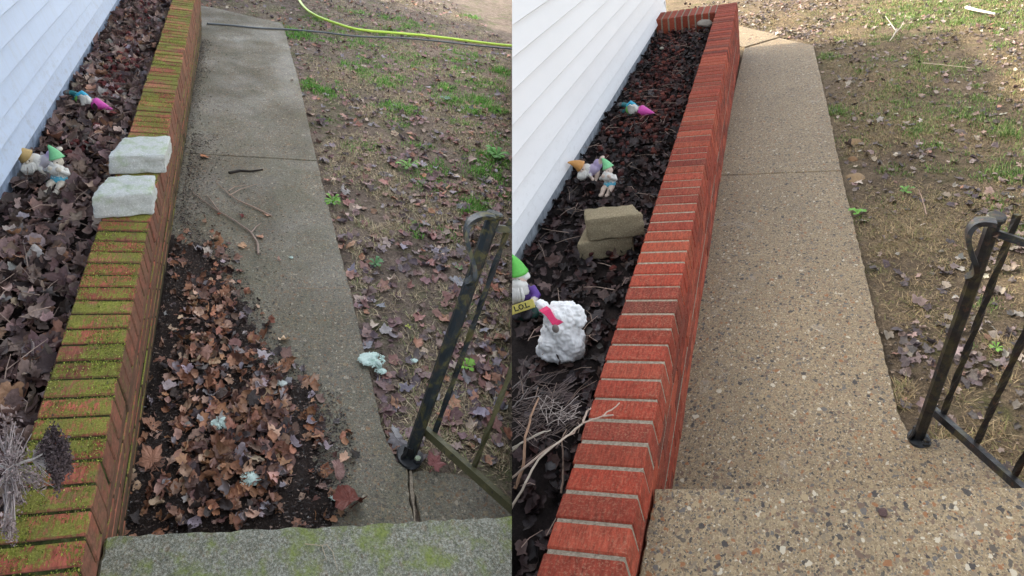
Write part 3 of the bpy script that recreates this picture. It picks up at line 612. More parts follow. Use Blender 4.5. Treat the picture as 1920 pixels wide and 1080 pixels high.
gl = [(560, 62, .2, 700, .06), (545, 50, .15, 300, .05), (660, 18, .25, 400, .05), (730, 30, .25, 400, .05), (740, 55, .3, 500, .05), (885, 30, .15, 250, .06), (575, 155, .13, 500, .06), (600, 165, .12, 400, .06),
      (630, 165, .15, 300, .045), (715, 150, .16, 500, .05), (670, 125, .18, 450, .05), (640, 75, .3, 500, .04), (700, 85, .3, 500, .04), (735, 195, .14, 500, .05), (760, 200, .12, 400, .05), (745, 225, .12, 250, .04), (900, 150, .35, 1100, .05), (860, 190, .3, 800, .045), (780, 110, .4, 900, .04), (690, 60, .5, 900, .045), (870, 100, .4, 700, .045), (900, 300, .25, 700, .04), (800, 330, .2, 400, .035), (680, 110, .3, 500, .04), (760, 150, .3, 500, .04),
      (840, 160, .12, 350, .05), (850, 110, .3, 500, .045), (900, 185, .16, 700, .07), (935, 205, .12, 500, .06), (885, 205, .1, 350, .06), (945, 130, .15, 500, .07), (790, 265, .08, 200, .035), (815, 305, .1, 220, .035), (860, 225, .14, 220, .035),
      (930, 290, .12, 500, .05), (915, 320, .15, 450, .045), (895, 382, .1, 600, .05), (880, 390, .07, 260, .045), (780, 425, .06, 160, .03), (835, 428, .06, 180, .03), (650, 265, .1, 160, .03), (700, 270, .12, 200, .03), (930, 255, .15, 300, .04), (610, 215, .08, 120, .03), (825, 345, .1, 160, .03), (770, 45, .3, 500, .05), (600, 30, .3, 400, .04), (945, 360, .08, 200, .04), (655, 370, .04, 60, .02), (845, 700, .03, 30, .02), (890, 575, .04, 40, .02)]
blades('grass', L, tufts_from(L, gl, 41), GRN, 'bright green grass tufts in the left lawn', 42)
gr = [(1555, 102, .12, 420, .05), (1575, 205, .12, 420, .05), (1560, 200, .07, 200, .05), (1610, 130, .12, 200, .04), (1650, 20, .8, 1700, .05), (1700, 35, .7, 1500, .045), (1740, 22, .8, 1500, .05), (1775, 18, .8, 1300, .05), (1840, 15, .9, 1700, .05), (1720, 8, .9, 1700, .05), (1900, 8, .8, 1200, .05), (1650, 40, .3, 500, .04), (1830, 30, .4, 600, .05), (1890, 25, .4, 800, .05),
      (1900, 50, .25, 500, .05), (1785, 42, .1, 150, .05), (1650, 72, .2, 300, .04), (1580, 70, .15, 200, .04), (1740, 95, .3, 500, .04), (1720, 120, .2, 500, .045), (1710, 140, .15, 300, .04), (1780, 125, .2, 400, .04), (1870, 82, .12, 200, .05), (1670, 160, .2, 350, .035), (1750, 165, .2, 300, .035), (1700, 195, .25, 600, .04), (1820, 175, .15, 300, .04), (1815, 210, .1, 350, .045),
      (1730, 235, .15, 450, .04), (1715, 240, .08, 200, .04), (1880, 235, .15, 500, .05), (1900, 250, .1, 300, .05), (1760, 265, .12, 260, .04), (1755, 310, .06, 150, .03), (1870, 315, .1, 300, .04), (1905, 320, .07, 300, .05), (1680, 310, .1, 200, .03), (1607, 403, .03, 70, .03), (1870, 370, .1, 300, .03), (1890, 430, .08, 200, .04), (1850, 565, .05, 100, .03), (1675, 365, .05, 70, .025), (1870, 640, .04, 60, .02), (1590, 255, .1, 160, .03), (1640, 100, .3, 300, .03), (1700, 175, .5, 900, .035), (1740, 215, .4, 700, .035), (1860, 210, .4, 700, .04), (1830, 120, .5, 600, .035), (1880, 300, .3, 500, .04), (1660, 120, .4, 500, .035), (1620, 215, .15, 300, .035)]
blades('grass', R, tufts_from(R, gr, 43), [((.10, .19, .035), 4), ((.15, .25, .05), 3), ((.26, .28, .10), 2.4), ((.06, .11, .025), 2), ((.33, .28, .15), 1)], 'short green grass patches in the right lawn', 44)
def straw(P, n, dens, seed, edge, h):
    rs = np.random.RandomState(seed); T_ = []
    for (u, v, z) in lawn_field(P, n, 14, 1.35, dens, seed, edge): T_.append((u, v, z+.001, rs.uniform(.02, .09), rs.randint(6, 22), h))
    return T_
def dS(P, o):
    def f(x, y, u, v): return (max(0, nfield(u, v, 1.6, o)-.25)*1.5)*(.5 if y < 120 else 1)*(1 if offslab(P, u, v) else 0)
    return f
STR = [((.46, .36, .22), 4), ((.32, .24, .15), 3), ((.58, .48, .32), 2), ((.18, .13, .08), 2), ((.25, .28, .11), 1.8)]
tl = straw(L, 5200, dS(L, 13), 51, lambda v: edgeL(v)+.04, .035)+[(*L.gp(x, y)[:2], lawn_z(L, *L.gp(x, y)[:2]), r, k, .06) for x, y, r, k in ((720, 430, .08, 300), (750, 415, .08, 250), (700, 455, .05, 120), (680, 415, .05, 100), (945, 595, .06, 220), (930, 625, .05, 150), (935, 580, .04, 120), (940, 840, .03, 60), (720, 215, .2, 300), (680, 200, .15, 200), (735, 330, .12, 200), (690, 770, .03, 40), (700, 790, .03, 40), (800, 800, .04, 60))]
blades('dry_grass', L, tl, STR, 'straw coloured dead grass matted over the left lawn', 52, .0017, 1.15, 'dry grass')
tr = straw(R, 7500, dS(R, 17), 53, lambda v: edgeR(v)+.04, .028)+[(*R.gp(x, y)[:2], lawn_z(R, *R.gp(x, y)[:2]), r, k, .05) for x, y, r, k in ((1690, 440, .1, 300), (1670, 460, .08, 220), (1720, 430, .08, 200), (1685, 740, .04, 160), (1700, 720, .04, 130), (1800, 730, .05, 140), (1780, 810, .06, 150), (1850, 800, .05, 120), (1880, 640, .06, 200), (1720, 560, .05, 120), (1880, 700, .05, 120))]
blades('dry_grass', R, tr, [((.30, .21, .105), 4), ((.20, .14, .07), 3), ((.38, .28, .15), 2), ((.13, .085, .045), 2), ((.19, .18, .06), 2)], 'tan dead grass lying flat over the right lawn', 54, .0016, 1.2, 'dry grass')
# crumbs of bark, seed and chopped leaf
CR = [((.05, .036, .03), 5), ((.11, .072, .055), 2.6), ((.022, .017, .015), 4), ((.22, .15, .11), 1.1), ((.2, .19, .18), .4)]
def offw(P, pts, dz=0.): return [(u, v, P.g(v)+dz) for u, v in pts]
PILE = [(345, 430), (420, 480), (470, 600), (520, 700), (580, 740), (620, 830), (620, 960), (605, 1030), (220, 1035), (262, 790), (300, 600), (320, 480)]
rs = np.random.RandomState(77)
def band(P, x0, y0, x1, y1, spread, n, seed):
    rs = np.random.RandomState(seed); a, b = P.gp(x0, y0), P.gp(x1, y1); out = []
    for _ in range(n):
        t = rs.rand(); p = a.lerp(b, t); out.append((p[0]-.035+rs.exponential(spread*.8), p[1], P.g(p[1])+.001))
    return out
c1 = offw(L, tri_pts(L, PILE, 11000, 61, L.gp), .003)
c1 = [(u, v, w+.014+.016*rs.rand()) for u, v, w in c1]
c1 += offw(L, tri_pts(L, [(330, 400), (440, 470), (500, 600), (560, 690), (640, 740), (670, 850), (650, 985), (560, 985), (575, 800), (420, 560)], 4200, 60, L.gp), .002)
c1 += band(L, 320, 440, 385, 75, .05, 5200, 62)+band(L, 345, 420, 372, 250, .10, 2200, 63)+offw(L, tri_pts(L, [(350, 230), (430, 290), (560, 420), (560, 620), (640, 800), (640, 950), (480, 990), (400, 500)], 900, 64, L.gp), .001)+offw(L, tri_pts(L, [(400, 40), (520, 45), (560, 160), (590, 290), (350, 290)], 260, 65, L.gp), .001)
crumbs('leaf_crumbs', L, c1, .0022, .0075, CR, 'black crumbs of leaf mould and bark heaped on the damp walkway', 'debris', 66)
c2 = [(u, v, z+.003) for u, v, z in lawn_field(L, 22000, 14, 1.5, lambda x, y, u, v: (.2+.8*nfield(u, v, 3, 4))*offslab(L, u, v), 67, lambda v: edgeL(v)+.01)]
crumbs('soil_crumbs', L, c2, .003, .013, [((.07, .05, .04), 4), ((.14, .095, .08), 3), ((.24, .17, .13), 1.5), ((.03, .024, .02), 2)], 'chopped leaf bits over the left lawn', 'debris', 68)
c3 = [(u, v, z+.003) for u, v, z in lawn_field(R, 24000, 14, 1.4, lambda x, y, u, v: (.1+nfield(u, v, 2.5, 8))*offslab(R, u, v), 69, lambda v: edgeR(v)+.015)]
crumbs('soil_crumbs', R, c3, .003, .012, [((.09, .062, .04), 4), ((.17, .12, .075), 3), ((.28, .2, .13), 1.5), ((.04, .03, .022), 2)], 'crumbs of earth and leaf over the right lawn', 'debris', 70)
# the leaf pile itself
def mound():
    Q = np.array([L.gp(x-(40 if x < 360 else -8), y)[:2] for x, y in PILE]); V = []; us = np.arange(-.40, .42, .014); vs = np.arange(1.5, 4.2, .018)
    def sd(u, v):
        d = 9; c = False; j = len(Q)-1
        for i in range(len(Q)):
            a, b = Q[j], Q[i]; ab = b-a; t = min(1, max(0, ((u-a[0])*ab[0]+(v-a[1])*ab[1])/(ab@ab))); d = min(d, math.hypot(u-a[0]-ab[0]*t, v-a[1]-ab[1]*t))
            if (b[1] > v) != (a[1] > v) and u < (a[0]-b[0])*(v-b[1])/(a[1]-b[1])+b[0]: c = not c
            j = i
        return d if c else -d
    for v in vs:
        for u in us:
            n = noise.noise(Vector((u*8, v*6, 2)))*.11+noise.noise(Vector((u*40, v*34, 5)))*.06+noise.noise(Vector((u*110, v*90, 5)))*.03; V.append((u, v, L.g(v)+min(.022, (sd(u, v)+n-.035)*.25)+noise.noise(Vector((u*60, v*50, 1)))*.004))
    nu = len(us); Fc = [(j*nu+i, j*nu+i+1, (j+1)*nu+i+1, (j+1)*nu+i) for j in range(len(vs)-1) for i in range(nu-1)]
    mb = MB(); mb.add(V, Fc); tag(mb.build('leaf_mould', M_BED_L, None, L.M, True), 'black leaf mould under the leaf heap on the walkway', 'leaf mould', None, 'stuff')
mound()
PIL = [((.27, .13, .08), 4), ((.37, .18, .10), 3), ((.17, .095, .075), 4), ((.06, .042, .04), 2.5), ((.46, .31, .21), 1.4), ((.28, .24, .24), 1.6), ((.42, .25, .18), 1.6)]
core = [(355, 520), (420, 545), (460, 640), (540, 730), (560, 800), (545, 900), (520, 980), (350, 1000), (290, 960), (330, 820), (300, 760), (335, 640)]
pp = [(u, v, w-.008) for u, v, w in offw(L, tri_pts(L, [(380, 400), (440, 470), (500, 590), (570, 690), (640, 750), (665, 860), (650, 985), (580, 985), (590, 800), (430, 560)], 90, 79, L.gp))]+[(u, v, w+.004+.03*rs.rand()) for u, v, w in offw(L, tri_pts(L, core, 760, 71, L.gp))]+[(u, v, w+.004) for u, v, w in offw(L, tri_pts(L, PILE, 330, 72, L.gp))]+[(u, v, w+.02+.02*rs.rand()) for u, v, w in offw(L, tri_pts(L, [(400, 760), (500, 720), (545, 800), (530, 930), (440, 940), (390, 850)], 150, 73, L.gp))]
scatter_leaves('leaf_pile', L, [(a, b, c+.012) for a, b, c in pp], .016, .042, PIL, .5, .75, 'heap of rusty brown dead leaves on the damp walkway beside the mossy wall', 'leaf pile', 74)

# ================================================================== single leaves on the walk
def single_leaf(P, x, y, s, rz, col, label, tpl=None, tilt=(0, 0), dz=.004, curl=False, group=None):
    p = P.gp(x, y, dz); V, fs = (TPL_CURL if curl else TPL_FLAT)[(tpl or 0) % 8]
    A = rotm(tilt[0], tilt[1], rz); W = V@A.T*s; W[:, 1] *= 1.25; W[:, 2] -= W[:, 2].min()
    M = P.M@Matrix.Translation(p); t = thing('dead_leaf', label, 'leaf', M, group)
    cv = np.tile(np.array(col), (len(W), 1)); cv[2*len(OUT)+1:] *= .8; mb = MB(); mb.add(W, fs, cv); obj('blade', mb.mesh('blade', M_LEAF, False), t)
    st = [Vector(A@np.array([0, -.08-q*.8, .0+.05*math.sin(q*3)])*s) for q in (0, .3, .6, 1)]; st = [Vector((q.x, q.y*1.25, max(q.z, .001)+.003)) for q in st]
    mb = MB(); mb.tube(st, [.0022, .0018, .0016, .002], tuple(np.array(col)*.7), 5); obj('stalk', mb.mesh('stalk', M_LEAF), t)
    return t
single_leaf(L, 383, 295, .052, 2.0, (.42, .16, .06), 'small orange maple leaf lying alone by the walkway joint', 1, (.3, .1))
single_leaf(L, 655, 955, .10, 2.2, (.17, .05, .035), 'large dark red leaf propped against the mossy porch step', 4, (.5, .2), curl=True)
single_leaf(L, 590, 808, .062, .4, (.40, .16, .075), 'broad orange brown leaf right of the leaf pile', 3, (.1, .15))
single_leaf(L, 455, 462, .045, .9, (.50, .30, .17), 'pale tan maple leaf beside the forked twig', 4, (.1, .1))
single_leaf(L, 488, 444, .036, 2.6, (.48, .24, .14), 'pinkish tan leaf at the end of the long twig', 5, (.2, .1))
single_leaf(L, 502, 404, .022, 1.6, (.52, .28, .17), 'tiny pale leaf on the tip of the upper twig', 6, (.1, .2))
single_leaf(L, 453, 406, .030, 1.0, (.16, .03, .025), 'dark crimson curled leaf caught against the twig', 2, (.4, .2), curl=True)
single_leaf(L, 411, 401, .018, 3.0, (.40, .10, .05), 'tiny red leaf left of the long twig', 3, (.2, .2))
single_leaf(L, 388, 478, .05, .2, (.45, .38, .32), 'papery beige crumpled leaf at the top of the leaf pile', 5, (.4, .5), curl=True)
single_leaf(L, 522, 487, .022, .5, (.42, .26, .20), 'small rolled grey pink leaf alone on the walkway', 7, (.6, .4), curl=True)
single_leaf(L, 449, 510, .028, 1.7, (.30, .15, .11), 'small brown leaf between the pile and the long twig', 1, (.3, .3), curl=True)
single_leaf(L, 632, 890, .05, .3, (.32, .19, .16), 'crumpled pink brown leaf right of the pile above the dark red leaf', 4, (.5, .3), curl=True)
single_leaf(L, 598, 915, .040, 2.9, (.33, .21, .17), 'pale brown curled leaf left of the dark red leaf', 6, (.5, .1), curl=True)
single_leaf(L, 815, 872, .05, -.7, (.30, .11, .10), 'rosy brown leaf on the side slab under the rail', 0, (.2, .2))
single_leaf(L, 740, 818, .042, .6, (.48, .46, .45), 'ash grey leaf against the walkway edge by the rail post', 3, (.6, .3), curl=True)
single_leaf(L, 547, 151, .028, 2.2, (.25, .17, .13), 'small curled leaf on the far walkway near its edge', 2, (.3, .2), curl=True)
single_leaf(L, 284, 803, .052, 1.2, (.30, .15, .09), 'curled rusty leaf against the foot of the mossy wall', 1, (.4, .3), dz=.02, curl=True)
single_leaf(L, 285, 868, .055, .5, (.38, .19, .12), 'large tan maple leaf against the wall at the near end of the pile', 6, (.3, -.3), dz=.02)
single_leaf(L, 413, 893, .050, .9, (.36, .27, .19), 'frayed straw brown leaf on top of the near half of the leaf pile', 4, (.3, .2), dz=.035)
single_leaf(L, 403, 676, .05, 1.6, (.46, .30, .18), 'light tan leaf lying on top of the middle of the leaf pile', 5, (.2, .1), dz=.03)
single_leaf(L, 627, 337, .034, 1.2, (.55, .38, .27), 'pale star shaped maple leaf on the lawn by the walkway edge', 6, (.1, .2))
# ------------------------------------------------------------------ twigs
def twig(P, paths, rad, col, label, z=.012, cat='twig'):
    c = P.gp(*paths[0][0]); M = P.M@Matrix.Translation(c); t = thing('twig', label, cat, M)
    for i, path in enumerate(paths):
        pts = []
        for j, q in enumerate(path):
            p = P.gp(q[0], q[1], z*(1 if len(q) < 3 else q[2]))-c; pts.append(p)
        sm = []
        for j in range(len(pts)-1):
            for k in range(4): s = k/4; sm.append(pts[j].lerp(pts[j+1], s)+Vector((random.gauss(0, .001), random.gauss(0, .001), 0)))
        sm.append(pts[-1]); n = len(sm); r0 = rad*(1 if i == 0 else .7)
        mb = MB(); mb.tube(sm, [r0*(1-.6*j/n) for j in range(n)], col, 6); obj('stem' if i == 0 else 'side_shoot', mb.mesh('stem', M_DRY), t)
    return t
twig(L, [[(484, 476, .5), (483, 455), (470, 435), (440, 413), (405, 393), (362, 362, .6)], [(410, 395), (395, 375), (388, 366, 1.6)], [(470, 437), (480, 425), (490, 418)]], .0068, (.36, .27, .22), 'long pale brown twig lying across the damp walkway')
twig(L, [[(510, 405, .6), (475, 388), (445, 375), (428, 362), (408, 344, .7)], [(430, 366), (450, 355), (482, 345, 1.8)], [(428, 358), (440, 350), (462, 347)]], .0062, (.40, .29, .22), 'forked twig lying above the long twig on the damp walkway')
twig(L, [[(430, 324), (450, 320), (470, 321), (493, 318)]], .011, (.035, .028, .024), 'short black stick just below the walkway joint', .006)
twig(L, [[(562, 540), (600, 541), (652, 541)]], .0016, (.42, .3, .2), 'thin straw crossing the walkway edge', .01, 'straw')
twig(L, [[(572, 1020), (598, 1022), (612, 1022)], [(604, 1022), (612, 1050)], [(612, 1020), (624, 1035), (633, 1070)]], .0016, (.42, .33, .22), 'bent dry grass stalk on the mossy porch step', .312, 'straw')
twig(L, [[(198, 462), (218, 466), (235, 460), (252, 452)]], .0022, (.55, .5, .4), 'short white twig lying across the mossy coping near the blocks', .45, 'twig')
twig(R, [[(1737, 402), (1733, 385), (1727, 366), (1718, 360)], [(1727, 366), (1722, 355)]], .0035, (.38, .26, .19), 'thin brown twig with a red tip on the right lawn', .01)
twig(R, [[(1812, 14, .8), (1835, 20), (1866, 26)]], .022, (.62, .56, .47), 'stout pale bare branch at the far edge of the right lawn', .03, 'branch')
twig(R, [[(1682, 55), (1675, 68), (1668, 77)], [(1675, 66), (1690, 50), (1694, 40)], [(1680, 58), (1660, 30)]], .010, (.42, .36, .28), 'forked grey branch lying in the far right lawn', .03, 'branch')
twig(R, [[(1730, 118), (1770, 122), (1828, 128)]], .005, (.40, .33, .23), 'thin straw coloured branch lying across the far right lawn', .02, 'branch')
# mint green lichen tufts
def tuftball(P, x, y, r, label, dz=.01, col=(.60, .74, .67), st=1.):
    c = P.gp(x, y, dz); rs = np.random.RandomState(int(x)); mb = MB()
    for k in range(int(150*st)):
        a = rs.uniform(0, 6.28); q = r*rs.rand()**.5; p = Vector((q*math.cos(a)*1.1, q*math.sin(a)*1.0, rs.rand()*r*.5*(1-q/r*.6)+.002))
        d = Vector((math.cos(a), math.sin(a), rs.uniform(.1, 1.2))).normalized()*r*rs.uniform(.12, .26); mb.tube([p, p+d*.6, p+d+Vector((0, 0, -.1*r))], [r*.07, r*.06, r*.03], np.array(col)*rs.uniform(.75, 1.3), 4)
    ell(mb, (0, 0, r*.14), (r*.95, r*.8, r*.34), np.array(col)*.95, wob=.9, fr=28, sub=3); ell(mb, (r*.4, -r*.5, r*.14), (r*.5, r*.5, r*.3), np.array(col)*.9, wob=.9, fr=40, sub=3)
    return tag(mb.build('scrap', M_DRY, None, P.M@Matrix.Translation(c)), label, 'scrap')
tuftball(L, 697, 677, .05, 'largest pale mint fluffy scrap lying on the walkway edge', .012)
tuftball(L, 713, 697, .022, 'small pale mint fluffy scrap just below the largest one', .0)
tuftball(L, 413, 795, .034, 'mint fluffy scrap on top of the middle of the leaf pile', .045, st=.8)
tuftball(L, 468, 900, .030, 'mint fluffy scrap near the near end of the leaf pile', .045, st=.8)
tuftball(L, 526, 720, .020, 'whitish fluffy scrap on the right side of the leaf pile', .035, (.55, .6, .55), .5)
tuftball(L, 624, 935, .013, 'tiny mint fluffy scrap above the dark red leaf', .015, st=.4)
tuftball(L, 545, 483, .011, 'tiny mint fluffy scrap beside the rolled leaf on the walkway', .004, st=.4)
tuftball(L, 775, 677, .016, 'mint fluffy scrap in the lawn leaves left of the rail post', .01, st=.4)
# rosette weeds
def rosette(P, x, y, n, ln, col, label, wd=.22, up=.35, dz=-.02):
    c = P.gp(x, y, dz); t = thing('weed', label, 'weed', P.M@Matrix.Translation(c)); rs = np.random.RandomState(int(x+y))
    for k in range(n):
        a = 6.283*k/n+rs.uniform(-.25, .25); l = ln*rs.uniform(.7, 1.15); V = []; e = rs.uniform(up*.6, up*1.5)
        for j, (q, w_) in enumerate(((0, .08), (.3, .4), (.55, .75), (.8, 1), (1, .15))):
            ww = l*wd*w_*(1 if j % 2 else .8); r_ = l*q; z = math.sin(q*2.2)*l*e+.004
            for sgn in (-1, 0, 1): V.append((r_*math.cos(a)-sgn*ww*math.sin(a), (r_*math.sin(a)+sgn*ww*math.cos(a))*1.2, z+(.0 if sgn else -.1*ww)))
        Fc = [(j*3+i, j*3+i+1, j*3+i+4, j*3+i+3) for j in range(4) for i in range(2)]
        mb = MB(); mb.add(V, Fc, np.array(col)*rs.uniform(.75, 1.3)); obj('leaf', mb.mesh('leaf', M_GRASS, True), t)
    return t
rosette(L, 624, 382, 13, .062, (.16, .36, .05), 'bright green dandelion rosette at the walkway edge', .18, .5)
rosette(L, 874, 690, 9, .045, (.18, .38, .05), 'yellow green weed rosette behind the rail balusters', .28, .5)
rosette(L, 703, 498, 10, .05, (.10, .22, .09), 'dull green weed in bare lawn soil left of the rail post', .25, .5)
rosette(L, 765, 615, 5, .02, (.32, .36, .06), 'tiny yellow green seedling above a red leaf on the lawn', .3, .5)
rosette(L, 862, 505, 6, .03, (.12, .25, .10), 'small green weed just left of the rail scroll', .25, .4)
rosette(L, 765, 315, 12, .09, (.14, .28, .06), 'broad green weed in the middle of the left lawn', .16, .5)
rosette(L, 930, 295, 12, .10, (.10, .26, .06), 'leafy dark green weed near the right side of the left lawn', .25, .5)
rosette(L, 835, 188, 9, .06, (.12, .2, .14), 'greyish green weed in the upper left lawn', .25, .4)
rosette(R, 1608, 402, 8, .05, (.14, .32, .05), 'bright green weed at the edge of the tan walkway', .3, .5)
rosette(R, 1698, 362, 8, .05, (.12, .26, .05), 'small green weed left of the red tipped twig', .2, .5)
rosette(R, 1868, 655, 7, .035, (.16, .28, .05), 'little green weed between the right rail bars', .22, .5)
# ================================================================== hoses
def hose(P, pts, r, col, label, name='garden_hose'):
    c = P.gp(*pts[0]); Q = [P.gp(*q, r*.9) for q in pts]; S = []
    for i in range(len(Q)-1):
        p0, p1, p2, p3 = Q[max(i-1, 0)], Q[i], Q[i+1], Q[min(i+2, len(Q)-1)]
        for k in range(10):
            t = k/10; S.append(.5*((2*p1)+(-p0+p2)*t+(2*p0-5*p1+4*p2-p3)*t*t+(-p0+3*p1-3*p2+p3)*t**3))
    S.append(Q[-1]); mb = MB(); mb.tube([s-c for s in S], r, col, 10); me = mb.mesh(name, M_HOSE, True); M = P.M@Matrix.Translation(c); clip_mesh(me, M, P.side)
    return tag(obj(name, me, None, M), label, 'hose')
hose(L, [(545, -30), (566, 8), (590, 28), (625, 42), (670, 55), (730, 61), (790, 66), (850, 73), (920, 82), (985, 88)], .018, (.52, .75, .10), 'bright lime green garden hose curving across the lawn')
hose(L, [(388, 44), (430, 47), (480, 52), (540, 55), (600, 60), (670, 68), (750, 71), (830, 78), (900, 86), (985, 94)], .011, (.11, .125, .14), 'dark grey garden hose crossing the far end of the walkway')

# ================================================================== blocks
def block_obj(P, M, dims, mat_, label, group=None, seed=0, notch=False):
    bm = bmesh.new(); bmesh.ops.create_cube(bm, size=1); bmesh.ops.scale(bm, vec=dims, verts=bm.verts)
    for v in bm.verts: v.co += Vector((0, 0, 0))
    bmesh.ops.bevel(bm, geom=bm.edges[:], offset=.012, segments=3, affect='EDGES', profile=.6); bmesh.ops.subdivide_edges(bm, edges=bm.edges[:], cuts=5, use_grid_fill=True)
    for v in bm.verts:
        n = noise.noise(v.co*28+Vector((seed, 0, 0)))*.006+noise.noise(v.co*80+Vector((seed, 3, 0)))*.003; v.co += v.co.normalized()*n
        if notch and v.co.z > 0: v.co.x += .012*max(0, noise.noise(v.co*12+Vector((seed*3, 1, 1))))
    me = bpy.data.meshes.new('concrete_block'); bm.to_mesh(me); bm.free(); me.materials.append(mat_)
    for p in me.polygons: p.use_smooth = True
    return tag(obj('concrete_block', me, None, M), label, 'block', group)
def rest(P, xs, z, rz, tilt=(0, 0)):     # pick the middle of the footprint
    p = P.pick(*xs, z); return P.M@Matrix.Translation(p)@Euler((tilt[0], tilt[1], rz)).to_matrix().to_4x4()
def quadblock(P, corners, z0, z1, mat_, label, group, seed):
    """top-face corners (near-left, near-right, far-right, far-left) in pixels at height z1; foot at z0"""
    T4 = [P.pick(x, y, z1) for x, y in corners]; c = sum(T4, Vector())/4; V = []
    for p in T4: V.append((p.x-c.x, p.y-c.y, z0-z1))
    for p in T4: V.append((p.x-c.x, p.y-c.y, 0))
    bm = bmesh.new(); vs = [bm.verts.new(v) for v in V]
    for f in ((0, 3, 2, 1), (4, 5, 6, 7), (0, 1, 5, 4), (1, 2, 6, 5), (2, 3, 7, 6), (3, 0, 4, 7)): bm.faces.new([vs[i] for i in f])
    bmesh.ops.bevel(bm, geom=bm.edges[:], offset=.010, segments=2, affect='EDGES', profile=.6); bmesh.ops.subdivide_edges(bm, edges=bm.edges[:], cuts=9, use_grid_fill=True)
    for v in bm.verts:
        q = v.co*24+Vector((seed*5, 0, 0)); n = noise.noise(q)*.009+noise.noise(q*3.1)*.005+noise.noise(q*8)*.0025; v.co += (v.co-Vector((0, 0, (z0-z1)/2))).normalized()*n
    me = bpy.data.meshes.new('concrete_block'); bm.to_mesh(me); bm.free(); me.materials.append(mat_)
    for p in me.polygons: p.use_smooth = True
    return tag(obj('concrete_block', me, None, P.M@Matrix.Translation(c)), label, 'block', group)
zt = topL+.004
quadblock(L, [(170, 368), (285, 360), (292, 327), (203, 330)], zt, zt+.105, M_BLOCK_L, 'nearer whitish mossy concrete block on the planter coping', 'whitish blocks on the mossy wall', 1)
quadblock(L, [(201, 292), (309, 290), (321, 254), (233, 256)], zt, zt+.095, M_BLOCK_L, 'farther whitish mossy concrete block on the planter coping', 'whitish blocks on the mossy wall', 2)
quadblock(R, [(1082, 458), (1186, 442), (1180, 418), (1098, 425)], zbR-.01, zbR+.095, M_BLOCK_R, 'lower of two tan concrete blocks stacked in the dark bed', 'tan blocks in the bed', 3)
quadblock(R, [(1098, 412), (1206, 400), (1185, 383), (1095, 392)], zbR+.102, zbR+.225, M_BLOCK_R, 'upper of two tan concrete blocks stacked in the dark bed', 'tan blocks in the bed', 4)

